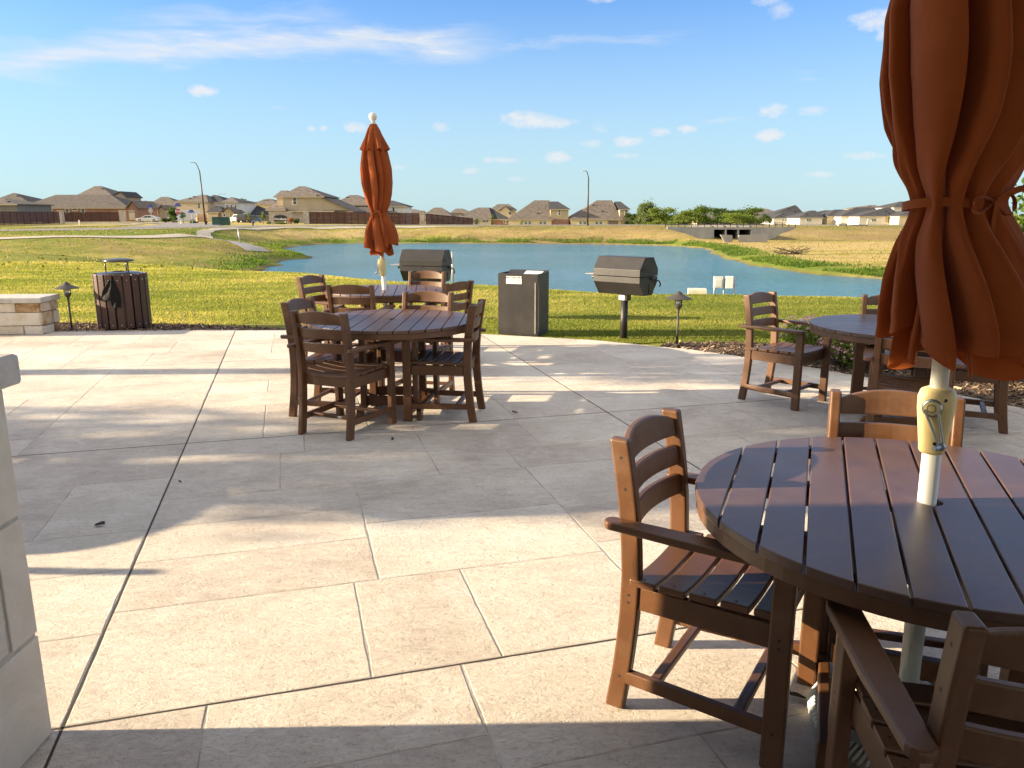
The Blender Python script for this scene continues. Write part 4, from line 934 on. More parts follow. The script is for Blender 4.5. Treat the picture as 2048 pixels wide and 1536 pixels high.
def leafquads(c, size, r, flat=.5):
    n = len(c); u = r.normal(size=(n, 3)); u /= np.linalg.norm(u, axis=1)[:, None]; v = np.cross(u, r.normal(size=(n, 3))); v /= np.linalg.norm(v, axis=1)[:, None]
    s = size*r.uniform(.6, 1.35, (n, 1)); return np.stack([c-u*s, c-v*s*flat, c+u*s, c+v*s*flat], 1).reshape(-1, 3)
def crown(name, lumps, nleaf, size, mat, parent, seed, loc=None):
    r = np.random.default_rng(seed); L_ = np.array(lumps); vol = L_[:, 3]*L_[:, 4]*L_[:, 5]; k = r.choice(len(L_), nleaf, p=vol**.75/(vol**.75).sum())
    d = r.normal(size=(nleaf, 3)); d /= np.linalg.norm(d, axis=1)[:, None]; rad = r.uniform(.45, 1.0, nleaf)**.55
    # clumps: leaves gather round random twig ends inside each lump
    tw = r.normal(size=(nleaf//14+2, 3)); tw /= np.linalg.norm(tw, axis=1)[:, None]; ti_ = r.integers(0, len(tw), nleaf); d = .62*tw[ti_]*1.0+.38*d; d += r.normal(0, .13, d.shape); 
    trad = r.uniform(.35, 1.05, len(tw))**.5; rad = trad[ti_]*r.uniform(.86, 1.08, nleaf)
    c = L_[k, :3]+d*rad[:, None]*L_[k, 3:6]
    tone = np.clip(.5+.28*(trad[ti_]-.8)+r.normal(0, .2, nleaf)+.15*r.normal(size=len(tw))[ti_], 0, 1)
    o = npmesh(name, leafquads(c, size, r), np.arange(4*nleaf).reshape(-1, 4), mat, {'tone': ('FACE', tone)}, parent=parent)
    if loc: o.location = loc
    return o
def make_tree(name, label, cat, x, y, z0, h, wd, mat, n, size, seed, group=None, trunk=.3, shape=1.0, tr=None):
    t = empty(name, (x, y, z0)); tag(t, label, cat, group); r = random.Random(seed)
    lumps = []
    for i in range(9):
        a_ = r.uniform(0, 6.28); s = r.uniform(0, 1); zc_ = h*(trunk+.12+(.88-trunk)*s*.85); q = wd/2*(.85*math.sqrt(max(0, 1-((s-.42)/.75)**2)))*shape
        lumps.append((q*math.cos(a_)*.75, q*math.sin(a_)*.75, zc_, wd*r.uniform(.20, .32), wd*r.uniform(.20, .32), h*r.uniform(.10, .18)))
    lumps.append((0, 0, h*(trunk+(1-trunk)*.5), wd*.33, wd*.33, h*(1-trunk)*.42))
    crown('crown', lumps, n, size, mat, t, seed)
    tr_ = tr or h*.022; mb = MB(); mb.tube([(0, 0, -.3), (r.uniform(-.05, .05)*h*.3, 0, h*trunk), (r.uniform(-.05, .05)*h, r.uniform(-.03, .03)*h, h*.72)], [tr_*1.25, tr_, tr_*.35], 9)
    for i in range(5):
        l_ = lumps[i]; z_ = h*r.uniform(trunk*.85, trunk+.2); mb.tube([(0, 0, z_), (l_[0]*.5, l_[1]*.5, (z_+l_[2])/2+.02*h), (l_[0], l_[1], l_[2])], [tr_*.5, tr_*.35, tr_*.12], 6)
    mb.build('trunk', BARK, t, smooth=True); return t
# broad leaved tree behind the near umbrella
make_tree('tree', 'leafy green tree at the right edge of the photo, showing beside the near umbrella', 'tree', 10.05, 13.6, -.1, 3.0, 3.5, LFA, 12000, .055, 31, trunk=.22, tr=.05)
# flowering shrub
sh = empty('flowering_shrub', (3.42, 7.88, -.02)); tag(sh, 'green shrub with small pink flowers in the mulch behind the right-hand table', 'shrub')
r_ = random.Random(5); lumps = [(r_.uniform(-.5, .5), r_.uniform(-.28, .28), r_.uniform(.14, .36), .22, .2, .17) for _ in range(12)]
crown('foliage', lumps, 7000, .022, LFC, sh, 6)
r = np.random.default_rng(8); L_ = np.array(lumps); k = r.integers(0, 12, 420); d = r.normal(size=(420, 3)); d /= np.linalg.norm(d, axis=1)[:, None]; d[:, 2] = np.abs(d[:, 2]); c = L_[k, :3]+d*L_[k, 3:6]*1.08
pk = np.concatenate([leafquads(c+r.normal(0, .012, c.shape), .014, r, .8) for _ in range(4)])
PINK = leafmat('pink_petals', (.55, .22, .42), (.72, .38, .58), (.85, .62, .74)); o = npmesh('flowers', pk, np.arange(len(pk)).reshape(-1, 4), PINK, {'tone': ('FACE', r.random(len(pk)//4))}, parent=sh); o['kind'] = 'stuff'
mb = MB()
for i in range(14): mb.tube([(0, 0, 0), (r_.uniform(-.3, .3), r_.uniform(-.25, .25), .2)], .006, 5)
mb.build('stem', BARK, sh)
def blades(base, hgt_, wid, lean, r, az=None):
    n = len(base); a_ = r.uniform(0, 2*math.pi, n); dirx = np.stack([np.cos(a_), np.sin(a_), np.zeros(n)], -1); side = np.stack([-np.sin(a_), np.cos(a_), np.zeros(n)], -1)*wid[:, None]
    mid = base+dirx*(lean*hgt_*.35)[:, None]+np.array([0, 0, 1])*(hgt_*.6)[:, None]; tip = base+dirx*(lean*hgt_)[:, None]+np.array([0, 0, 1])*(hgt_*(1-.25*lean))[:, None]
    V = np.stack([base-side, base+side, mid+side*.7, tip, mid-side*.7], 1).reshape(-1, 3); return V, np.arange(5*n).reshape(-1, 5)
r = np.random.default_rng(14)
GRL = leafmat('grass_blades', (.155, .19, .035), (.27, .275, .065), (.50, .41, .17), .4); REED = leafmat('bank_grass_blades', (.05, .095, .015), (.10, .165, .025), (.20, .24, .045), .4)
for (x, y, lb) in ((4.95, 6.75, 'tufted ornamental grass clump at the right edge of the mulch bed, under the umbrella'), (5.7, 7.5, 'ornamental grass clump beyond the right edge of the mulch bed')):
    n = 1500; base = np.stack([r.normal(0, .07, n), r.normal(0, .07, n), np.zeros(n)], -1); V, F_ = blades(base, r.uniform(.35, .62, n), np.full(n, .0022), r.uniform(.1, .9, n), r)
    o = npmesh('ornamental_grass', V, F_, GRL, {'tone': ('FACE', r.random(n)*.7)}); o.location = (x, y, -.02); tag(o, lb, 'plant')
# lawn blades between patio and pond
n = 330000; yy = 9.4+(r.random(n)**1.75)*17; xx = (r.random(n)*2-1)*(yy*.70+.6)+0.0
pd_ = pdist(xx, yy, EDGE); keep = pd_ > np.where(r.random(n) < .3, -.035, .0)
keep &= ~((xx < -2.9) & (yy < 11.1+.1*np.sin(3*xx)) ) & ~((xx > 1.7) & (yy < 9.45-.6*np.maximum(0, xx-2.6)))
xx, yy = xx[keep], yy[keep]; zz_ = hgt(xx, yy); n = len(xx)
zz_ = np.where(yy < 11.5, -.03, zz_)
f_ = .52+.34*wob(xx, yy, .5, 3)+.30*wob(xx, yy*1.6, 1.6, 4)+.16*wob(xx*.6, yy*3, 1.2, 7)+r.normal(0, .14, n)+.12*np.clip((-xx-1)/6, -1, 1)
sc_ = np.clip(yy/12, .9, 2); V, F_ = blades(np.stack([xx, yy, zz_-.004], -1), r.uniform(.016, .038, n)*np.sqrt(sc_), r.uniform(.0035, .006, n)*sc_, r.uniform(.1, .9, n), r)
o = npmesh('lawn_grass', V, F_, GRL, {'tone': ('FACE', np.clip(f_*.95, 0, 1))}); tag(o, 'mown yellow green lawn grass between the patio and the pond', 'grass', kind='stuff')
# tall grass round the pond
PP = np.array(POND+[POND[0]]); seg = np.hypot(*(PP[1:]-PP[:-1]).T); cs = np.concatenate([[0], np.cumsum(seg)])
n = 42000; s_ = r.random(n)*cs[-1]; i_ = np.clip(np.searchsorted(cs, s_)-1, 0, len(seg)-1); t_ = (s_-cs[i_])/seg[i_]; p_ = PP[i_]+(PP[i_+1]-PP[i_])*t_[:, None]; nrm = (PP[i_+1]-PP[i_])/seg[i_][:, None]
p_ = p_+np.stack([nrm[:, 1], -nrm[:, 0]], -1)*(.7+np.abs(r.normal(0, 1.3, n)))[:, None]*np.where(area(POND) > 0, 1, -1)
dd_, zz_ = hgt(p_[:, 0], p_[:, 1], True)[1], hgt(p_[:, 0], p_[:, 1]); k_ = ((p_[:, 0] > -14) | (r.random(n) < .35)) & (dd_ > .2) & (dd_ < 4.5) & (wob(p_[:, 0], p_[:, 1], .7, 2) > -.55) & (p_[:, 1] > 30); p_, zz_ = p_[k_], zz_[k_]; n = len(p_)
V, F_ = blades(np.concatenate([p_, zz_[:, None]], 1), r.uniform(.07, .22, n), r.uniform(.02, .045, n), r.uniform(.1, .8, n), r)
o = npmesh('bank_grass', V, F_, REED, {'tone': ('FACE', np.clip(.45+.25*wob(p_[:, 0], p_[:, 1], .4, 6)+r.normal(0, .2, n), 0, 1))}); tag(o, 'bright green tall grass growing round the pond edge', 'grass', kind='stuff')
# tussocks on the slopes and the dry field
n = 60000; xx = r.uniform(-60, 60, n); yy = 22+88*r.random(n)**.8; zz_, dd_, db_, ds_ = hgt(xx, yy, True); k_ = (dd_ > 2) & (np.abs(xx/yy) < .72); xx, yy, zz_, db_ = xx[k_], yy[k_], zz_[k_], db_[k_]; n = len(xx)
DRY = leafmat('dry_grass_blades', (.13, .15, .03), (.27, .22, .07), (.40, .30, .13), .3)
V, F_ = blades(np.stack([xx, yy, zz_-.01], -1), r.uniform(.04, .12, n), r.uniform(.02, .06, n), r.uniform(.2, .9, n), r)
o = npmesh('slope_grass', V, F_, DRY, {'tone': ('FACE', np.clip(.35+.3*wob(xx, yy, .3, 2)+.25*(db_ < 0)+r.normal(0, .2, n), 0, 1))}); tag(o, 'rough dry grass on the slopes and field round the pond', 'grass', kind='stuff')
# fallen leaves on the patio
for (px, py, s, lb) in ((200, 1052, .05, 'curled dark leaf on the patio right of the pier'), (1030, 826, .045, 'small dark dry leaf on the patio right of the middle table'), (785, 880, .03, 'tiny dark twig on the patio in front of the middle table'), (360, 965, .022, 'tiny brown leaf on the patio left of the middle table'), (1595, 1397, .05, 'crumpled dark leaf under the nearest table')):
    x, y = G(px, py); mb = MB(); rr = random.Random(px); vs = []
    for i in range(7):
        u = i/6; wv_ = math.sin(math.pi*u)*.3*s+.001
        vs += [((u-.5)*s, -wv_, .008+.25*s*u*u), ((u-.5)*s, 0, .003+.12*s*u), ((u-.5)*s, wv_, .010+.3*s*u)]
    mb.add(vs, [(i*3+k, (i+1)*3+k, (i+1)*3+k+1, i*3+k+1) for i in range(6) for k in range(2)]); o = mb.build('fallen_leaf', M('dead_leaf', (.06, .045, .03), .8), None, loc=(x, y, 0)); o.rotation_euler.z = rr.uniform(0, 3); tag(o, lb, 'leaf', 'fallen leaves on the patio')

# ------------------------------------------------ unseen pavilion behind and left of the viewer, shaped to shade the foreground
STUC = M('pavilion_stucco', (.42, .38, .32), .9, .05, 4); SHING = M('shingles_brown_grey', (.125, .105, .09), .95, .2, 2.2, .5, 14, stretch=(1, 1, 3)); TRIM = M('trim_cream', (.60, .54, .42), .8)
pv_ = empty('pavilion', (-4.6, 0, 0)); tag(pv_, 'unseen pavilion beyond the left edge and behind the viewer, shaped to shade the foreground', 'pavilion')
mb = MB(); mb.box((.0, -1.53, 1.4), (.35, 6.84, 2.8)); mb.build('wall', STUC, pv_)  # unseen wall added; its end casts the shade edge across the foreground
mb = MB(); vs = [(-.45, -6, 2.75), (3.0, -6, 2.75), (3.0, 3.1, 2.75), (-.45, 3.1, 2.75), (1.25, -6, 4.1), (1.25, 3.1, 4.1), (-.45, -6, 2.83), (-.45, 3.1, 2.83), (3.0, -6, 2.83), (3.0, 3.1, 2.83)]
mb.add(vs, [(0, 3, 2, 1), (6, 4, 5, 7), (4, 8, 9, 5), (0, 6, 7, 3), (1, 2, 9, 8), (3, 7, 5, 9, 2), (0, 1, 8, 4, 6)]); mb.build('roof', SHING, pv_)
mb = MB(); mb.box((5.8, -3.2, 2.86), (5.5, 9.6, .22)); mb.build('roof', SHING, pv_)  # roof slab added over the viewer to darken the near chairs
for (x, y) in ((8.2, 1.2), (8.2, -6)): mb = MB(); mb.box((x, y, 1.38), (.3, .3, 2.74)); mb.build('column', STUC, pv_)
# trees west of the patio that dapple the middle of it
r_ = random.Random(3)
make_tree('tree', 'dense tree beyond the left edge of the photo whose shade falls across the patio', 'tree', -17.5, 4.55, 0, 8.6, 2.7, LFB, 7500, .085, 41, trunk=.18)
make_tree('tree', 'slender tree beyond the left edge of the photo, nearer the patio than the dense one', 'tree', -12.5, 7.3, 0, 6.2, 1.9, LFA, 2600, .085, 42, trunk=.55)

# ------------------------------------------------ culvert with headwall and rail
cv = empty('culvert', (0, 0, 0)); Yc = 93.2
cx0, zt0 = XZ(1335, 453.5, Yc); cx1, _ = XZ(1590, 453.5, Yc); cv.location = ((cx0+cx1)/2, Yc, -1.7); tag(cv, 'grey concrete culvert headwall with dark openings and a thin rail, across the pond', 'culvert')
def cl(px, py, Y_=Yc): x, z = XZ(px, py, Y_); return (x-cv.location.x, z+1.7)
P_ = lambda *a: [cl(*p) for p in a]
mb = MB()
def wl(pts, y=0, t=.4): mb.slab(P_(*pts), (0, y, 0), (1, 0, 0), (0, 0, 1), (0, 1, 0), t)
wl([(1335, 458), (1335, 453.6), (1425, 454.3), (1425, 492), (1400, 478), (1368, 466)][::-1][::1])
wl([(1425, 459), (1425, 454.3), (1505, 454.3), (1505, 459)][::-1])
wl([(1505, 495), (1505, 454.3), (1590, 453.6), (1590, 458), (1562, 468), (1535, 482), (1528, 492)])
for x in (1425.2, 1450.5, 1475.5, 1502): wl([(x, 494), (x, 459.1), (x+2.8, 459.1), (x+2.8, 494)])
mb.build('headwall', CONCG, cv)
mb = MB(); mb.slab(P_((1432, 468.5), (1455.5, 469.5), (1455.5, 486), (1441, 484)), (0, -2.0, 0), (1, 0, 0), (0, 0, 1), (0, 1, 0), .3); mb.slab(P_((1468.5, 469.5), (1524, 468.5), (1524, 487), (1468.5, 487)), (0, -2.0, 0), (1, 0, 0), (0, 0, 1), (0, 1, 0), .3)
mb.build('baffle_wall', CONCG, cv)
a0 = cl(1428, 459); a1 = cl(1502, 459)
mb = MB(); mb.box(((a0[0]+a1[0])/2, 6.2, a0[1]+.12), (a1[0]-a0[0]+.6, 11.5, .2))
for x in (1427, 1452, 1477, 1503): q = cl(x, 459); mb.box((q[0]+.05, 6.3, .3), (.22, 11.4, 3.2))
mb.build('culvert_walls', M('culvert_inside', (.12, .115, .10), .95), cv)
RAIL = M('rail_dark_bronze', (.035, .03, .028), .6)
mb = MB()
for (p0, p1) in (((1331.5, 445.5), (1592, 446)), ((1331.5, 449.0), (1592, 449.2))):
    a = cl(*p0); b_ = cl(*p1); mb.bar((a[0], .2, a[1]), (b_[0], .2, b_[1]), .07, .07)
mb.build('rail', RAIL, cv)
for i in range(21):
    x = 1331.5+260.5*i/20; a = cl(x, 454.2); b_ = cl(x, 445.2); mb = MB(); mb.bar((a[0], .2, a[1]-.05), (b_[0], .2, b_[1]), .07, .06, up=(0, 1, 0)); mb.build('rail_post', RAIL, cv)
# drain flume down the left bank
fl_ = [(-27.2, 73.5), (-25.0, 70.0), (-22.8, 66.5), (-20.6, 63.4)]
o = ribbon('drain_flume', fl_, 2.0, CONCG, .06, step=1.0); tag(o, 'sloping grey concrete drain strip running down the left bank into the pond', 'drain')

# ------------------------------------------------ houses
def bricks(name, c0, c1, c2, sc_=3.2):
    m, nt, b = newmat(name); gp = nt.nodes.new('ShaderNodeNewGeometry').outputs['Position']
    n = noise(nt, mapping(nt, gp, (1, 1, 3.2)), sc_, 5, .75, .3); L(nt, ramp(nt, n, [(.36, c0), (.5, c1), (.64, c2)]), b.inputs['Base Color']); b.inputs['Roughness'].default_value = .95; return m
BRK = bricks('red_brick', (.13, .055, .04), (.27, .14, .10), (.50, .38, .30)); STN = bricks('grey_stone_veneer', (.22, .19, .16), (.42, .37, .31), (.60, .55, .47))
def siding(name, c):
    m, nt, b = newmat(name); gp = nt.nodes.new('ShaderNodeNewGeometry').outputs['Position']
    s_ = nt.nodes.new('ShaderNodeSeparateXYZ'); L(nt, gp, s_.inputs[0]); w_ = math_(nt, 'FRACT', math_(nt, 'MULTIPLY', s_.outputs[2], 4.5))
    bp = nt.nodes.new('ShaderNodeBump'); bp.inputs['Strength'].default_value = .6; bp.inputs['Distance'].default_value = .03; L(nt, w_, bp.inputs['Height']); L(nt, bp.outputs[0], b.inputs['Normal'])
    L(nt, ramp(nt, noise(nt, gp, .6, 4), [(.3, tuple(x*.9 for x in c)), (.7, tuple(x*1.05 for x in c))]), b.inputs['Base Color']); b.inputs['Roughness'].default_value = .85; return m
CREAM = siding('cream_siding', (.74, .61, .40)); TAN = siding('tan_siding', (.47, .40, .28)); WHS = siding('white_siding', (.74, .72, .66)); GRYS = siding('grey_siding', (.20, .19, .17)); YEL = siding('pale_yellow_siding', (.76, .65, .43)); TANW = siding('taupe_siding', (.36, .31, .25))
RTAN = M('roof_shingles_taupe', (.155, .130, .108), .95, .22, 1.2, .4, 6, stretch=(1, 1, 2.5)); RDK = M('roof_shingles_charcoal', (.045, .045, .050), .95, .22, 1.2, .4, 6, stretch=(1, 1, 2.5)); RMID = M('roof_shingles_grey_brown', (.105, .090, .078), .95, .22, 1.2, .4, 6, stretch=(1, 1, 2.5))
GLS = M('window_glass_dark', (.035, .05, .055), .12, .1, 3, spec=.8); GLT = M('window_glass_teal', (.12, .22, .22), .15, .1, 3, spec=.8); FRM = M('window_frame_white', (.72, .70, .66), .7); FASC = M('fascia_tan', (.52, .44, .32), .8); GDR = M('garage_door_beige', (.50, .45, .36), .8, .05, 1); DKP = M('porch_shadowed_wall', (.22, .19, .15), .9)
def roof_mesh(mb, x0, x1, y0, y1, ze, zr, rx0, rx1, ov=.45, front_gable=False, th=.16):
    x0 -= ov; x1 += ov; y0 -= ov; y1 += ov
    if front_gable:
        xm = (rx0+rx1)/2; vs = [(x0, y0, ze), (x1, y0, ze), (x1, y1, ze), (x0, y1, ze), (xm, y0, zr), (xm, y1, zr)]; fs = [(1, 2, 5, 4), (3, 0, 4, 5)]
    else:
        ym = (y0+y1)/2; rx0 = max(rx0, x0); rx1 = min(rx1, x1); vs = [(x0, y0, ze), (x1, y0, ze), (x1, y1, ze), (x0, y1, ze), (rx0, ym, zr), (rx1, ym, zr)]; fs = [(0, 1, 5, 4), (1, 2, 5), (2, 3, 4, 5), (3, 0, 4)]
    n = len(vs); lo = [(x, y, z-th) for x, y, z in vs]; vs = vs+lo; fs2 = [tuple(i+n for i in f[::-1]) for f in fs]
    rim = [(0, 1), (1, 2), (2, 3), (3, 0)] if not front_gable else [(1, 2), (3, 0), (0, 4), (4, 1), (2, 5), (5, 3)]
    mb.add(vs, fs+fs2+[(b_, a, a+n, b_+n) for a, b_ in rim]); return mb
def house(name, label, Y_, zb, masses, feats=(), group=None, cat='house', vents=0):
    xs_ = [p for q in masses for p in q[0:2]]; xm = XZ(sum(xs_)/len(xs_), 435, Y_)[0]
    t = empty(name, (xm, Y_, zb)); tag(t, label, cat, group); r = random.Random(int(xs_[0]*7))
    fronts = []
    for q in masses:
        a, b_, ev, rg, r0, r1, dy, dep, wm, rm = q[:10]; fg = len(q) > 10 and q[10] == 'fg'
        Yf = Y_+dy; x0 = XZ(a, ev, Yf)[0]-xm; x1 = XZ(b_, ev, Yf)[0]-xm; ze = XZ(a, ev, Yf)[1]-zb; Yr = Yf if fg else Yf+dep/2; zr = XZ(a, rg, Yr)[1]-zb; rx0 = XZ(r0, rg, Yr)[0]-xm; rx1 = XZ(r1, rg, Yr)[0]-xm
        mb = MB(); mb.box(((x0+x1)/2, dy+dep/2, (ze-.1)/2-1), (x1-x0, dep, ze-.1+2))
        if fg: mb.slab([(x0, ze-.1), (x1, ze-.1), ((rx0+rx1)/2, zr-.2)], (0, dy+.02, 0), (1, 0, 0), (0, 0, 1), (0, 1, 0), dep-.04)
        mb.build('wall', wm, t); mb = MB(); roof_mesh(mb, x0, x1, dy, dy+dep, ze, zr, rx0, rx1, front_gable=fg); rf = mb.build('roof', rm, t)
        mb = MB(); mb.box(((x0+x1)/2, dy-.47, ze-.14), (x1-x0+.9, .05, .2)) if not fg else mb.box(((x0+x1)/2, dy-.47, ze-.26), (.2, .05, .05)); mb.build('fascia', FASC, t)
        if not fg and x1-x0 > 7:
            for k in range(r.randint(1, 3)):
                s = r.uniform(.25, .75); f = r.uniform(.15, .85); xx_ = (x0+(x1-x0)*f); lim0 = x0+(rx0-x0)*s+.5; lim1 = x1-(x1-rx1)*s-.5; xx_ = min(max(xx_, lim0), lim1)
                yy_ = dy-.45+(dep/2+.45)*s; zz_ = ze+(zr-ze)*s; mb = MB(); mb.box((xx_, yy_, zz_+.12), (.5, .4, .2)) if k else mb.tube([(xx_, yy_, zz_-.1), (xx_, yy_, zz_+.55)], .06, 6); mb.build('roof_vent', RAIL, rf)
    for f in feats:
        kind, a, b_, t0, t1, dy = f[:6]; Yf = Y_+dy; x0, z1 = XZ(a, t0, Yf); x1, z0 = XZ(b_, t1, Yf); x0 -= xm; x1 -= xm; z0 -= zb; z1 -= zb; cx, cz, w_, h_ = (x0+x1)/2, (z0+z1)/2, x1-x0, z1-z0
        if kind in ('win', 'twin'):
            g_ = GLT if kind == 'twin' else GLS; mb = MB(); fr = .12
            mb.box((cx, dy-.05, z1+fr/2), (w_+2*fr, .1, fr)); mb.box((cx, dy-.05, z0-fr/2), (w_+2*fr, .1, fr)); mb.box((x0-fr/2, dy-.05, cz), (fr, .1, h_)); mb.box((x1+fr/2, dy-.05, cz), (fr, .1, h_))
            if h_ > 1.0: mb.box((cx, dy-.04, cz), (w_, .06, .08))
            wn_ = mb.build('window', FRM, t); mb = MB(); mb.box((cx, dy-.02, cz), (w_, .03, h_)); mb.build('pane', g_, wn_)
        elif kind == 'gar':
            mb = MB(); mb.box((cx, dy-.04, cz), (w_, .08, h_)); g_ = mb.build('garage_door', f[6] if len(f) > 6 else GDR, t)
            mb = MB(); [mb.box((x0+w_*(k+.5)/4, dy-.085, z1-h_*.16), (w_*.16, .01, h_*.10)) for k in range(4)]; mb.build('door_window', GLS, g_)
        elif kind == 'rec':                  # covered patio: flat panel behind posts, recess shade put into its dark colour
            mb = MB(); mb.box((cx, dy-.03, cz), (w_, .04, h_)); mb.build('porch_shade_panel', f[6] if len(f) > 6 else DKP, t)
            for xx_ in (x0, x1): mb = MB(); mb.box((xx_, dy-.3, cz), (.22, .22, h_)); mb.build('porch_post', FASC, t)
        elif kind == 'pan':
            mb = MB(); mb.box((cx, dy-.06, cz), (w_, .12, h_)); mb.build('wall_panel', f[6], t)
        elif kind == 'post': mb = MB(); mb.box((cx, dy, cz), (max(w_, .2), .25, h_)); mb.build('porch_post', f[6] if len(f) > 6 else FASC, t)
        elif kind == 'door': mb = MB(); mb.box((cx, dy-.04, cz), (w_, .08, h_)); mb.build('door', f[6] if len(f) > 6 else DKP, t)
    return t
HG = 'houses across the pond'
house('house', 'house with dark hip roof at the far left edge, behind the plain grey-brown one', 205, 0, [(-30, 62, 408, 386, 26, 30, 0, 16, BRK, RMID)], group=HG)
house('house', 'grey-brown sided house cut by the left edge, above the fence', 160, 0, [(-40, 33, 408, 396, -20, 4, 0, 12, GRYS, RMID)], group=HG)
house('house', 'two-storey house with taupe roof and a small gable, rising behind the long brick house', 228, 0, [(150, 226, 394, 372, 190, 202, 0, 16, TANW, RTAN), (222, 252, 394, 382.5, 237, 245, -1, 9, TANW, RDK, 'fg')], [('win', 243, 246, 396, 400, -1)], group=HG)
house('house', 'long single-storey red brick house with a wide taupe roof and four small windows, far left', 186, 0,
      [(42, 256, 415, 389.5, 112, 222, 0, 15, BRK, RMID), (256, 274, 416, 401, 264, 266, -3.5, 10, BRK, RTAN, 'fg')],
      [('win', 94.5, 104.5, 417.3, 420.8, 0), ('win', 131, 138, 417.5, 424, 0), ('win', 145, 155, 417.3, 421, 0), ('win', 162.5, 169.5, 417.5, 424.5, 0), ('gar', 257.5, 271, 421, 440, -3.5), ('door', 243, 249, 425, 441, 0, RAIL)], group=HG)
house('house', 'brick house with porch column and side gable behind the white sedan', 205, 0,
      [(273, 300, 414, 401, 285, 290, 3, 12, BRK, RTAN), (296, 327, 418, 408.5, 300, 320, 0, 10, BRK, RDK), (318, 329, 418, 410, 323, 324, -1, 6, TANW, RTAN, 'fg')],
      [('post', 281.5, 284, 416, 436, -.5, TANW), ('door', 276, 279, 420, 436, 3, RAIL), ('post', 315, 316.5, 419, 436, -.8, FASC)], group=HG)
house('house', 'house showing only its taupe hip roof behind the small trees left of the cream two-storey', 245, 0, [(292, 368, 415, 393.5, 322, 334, 0, 16, TANW, RTAN)], group=HG)
house('house', 'cream two-storey house with a gabled front porch, behind the white van', 188, 0,
      [(352, 414, 403, 389.5, 403, 412, 0, 14, CREAM, RTAN), (412, 450, 403.5, 390, 412, 432, 3, 12, WHS, RDK), (448, 474.5, 403.5, 394, 452, 462, 1.0, 13, WHS, RTAN), (416, 444, 424, 412.5, 430, 440, -3, 6, CREAM, RDK), (444, 468, 424.5, 414, 455.5, 456, -3.2, 6, TAN, RTAN, 'fg')],
      [('win', 396, 400.5, 407, 416, 0), ('win', 461.5, 465, 410, 417, 1), ('win', 470, 473, 410, 417, 1), ('win', 453, 456, 409.5, 417, 1), ('rec', 436, 446, 426, 435, -3.1), ('post', 459, 460, 426, 443, -3.5, FASC), ('post', 466, 467, 426, 443, -3.5, FASC), ('gar', 453, 474, 430, 443, 1), ('win', 447, 451, 428, 433, -3.25)], group=HG)
house('house', 'single-storey house with big grey-brown roof and wide garage right of the cream two-storey', 196, 0,
      [(474, 508, 430, 408.5, 476, 494, 1, 16, BRK, RTAN), (503, 536, 430.5, 411, 504, 512, 0, 15, TANW, RDK)], [('gar', 508, 530, 433, 445, 0)], group=HG)
house('house', 'house peeping over the roof of the wide-garage house, taupe hip roof and cream wall', 235, 0, [(504, 556, 408, 397.5, 534, 542, 0, 14, YEL, RTAN)], group=HG)
hs10 = house('house', 'large tan two-storey house with stone base and long sloping roof, left of the distant umbrella', 152, 0,
      [(565, 645, 392.5, 372.5, 598, 610, 0, 13, TAN, RTAN), (553, 566, 393, 381, 562, 576, 2, 9, CREAM, RTAN), (537, 568, 419, 408, 538, 566, -1.2, 9, STN, RTAN), (566, 665, 421.5, 421, 570, 660, -.25, 12, STN, RTAN)],
      [('win', 586, 593.5, 395.5, 408.5, 0), ('win', 633.5, 641, 425.5, 433, -.25), ('rec', 665, 697, 423, 446, -.2)], group=HG)
# its long side slope: a wedge of siding under a lean roof going down to the right
hx = hs10.location.x; a0 = XZ(644, 392.5, 152); a1 = XZ(701, 420.5, 152); b0 = XZ(644, 421, 152)
mb = MB(); mb.slab([(a0[0]-hx, b0[1]), (a1[0]-hx, b0[1]), (a1[0]-hx, a1[1]-.1), (a0[0]-hx, a0[1]-.15)], (0, .05, 0), (1, 0, 0), (0, 0, 1), (0, 1, 0), 11.5); mb.build('wall', TAN, hs10)
mb = MB(); pk_ = XZ(612, 372.6, 158); mb.add([(a0[0]-hx-1, -.45, a0[1]+.35), (a1[0]-hx+.8, -.45, a1[1]-.15), (a1[0]-hx+.8, 12.5, a1[1]-.15), (a0[0]-hx-1, 12.5, a0[1]+.35), (a0[0]-hx-1, -.45, a0[1]+.1), (a1[0]-hx+.8, -.45, a1[1]-.4), (a1[0]-hx+.8, 12.5, a1[1]-.4), (a0[0]-hx-1, 12.5, a0[1]+.1)], [(0, 1, 2, 3), (7, 6, 5, 4), (0, 4, 5, 1), (1, 5, 6, 2), (2, 6, 7, 3), (3, 7, 4, 0)]); mb.build('roof', RTAN, hs10)
house('house', 'house with wide grey roof directly behind the distant umbrella cloth', 196, 0, [(668, 742, 409, 390, 700, 716, 4, 16, TANW, RTAN), (700, 752, 427, 401, 702, 738, 0, 15, TAN, RMID)], group=HG)
house('house', 'grey-white two-storey house with charcoal roof just right of the distant umbrella', 200, 0, [(765, 811, 412, 401, 772, 786, 0, 12, WHS, RDK), (756, 798, 430, 418, 765, 782, -3, 9, TANW, RDK)], [('win', 785, 789, 415, 422, 0), ('door', 780, 788, 433, 443, -3, DKP)], group=HG)
ZL = -2.4
house('house', 'small distant house roofs between the white two-storey and the first hip-roofed house by the road', 262, ZL, [(810, 842, 424, 418, 818, 828, 0, 13, TANW, RTAN), (818, 850, 433, 425, 822, 840, -8, 12, YEL, RTAN)], group=HG)
house('house', 'first low hip-roofed house along the road right of the white two-storey', 222, ZL, [(840, 908, 437, 415, 868, 883, 0, 15, TANW, RTAN), (822, 860, 437, 427, 830, 845, -2, 9, YEL, RTAN)], [('win', 849, 859, 439.5, 441.5, -2), ('rec', 872, 890, 438.5, 443, 0)], group=HG)
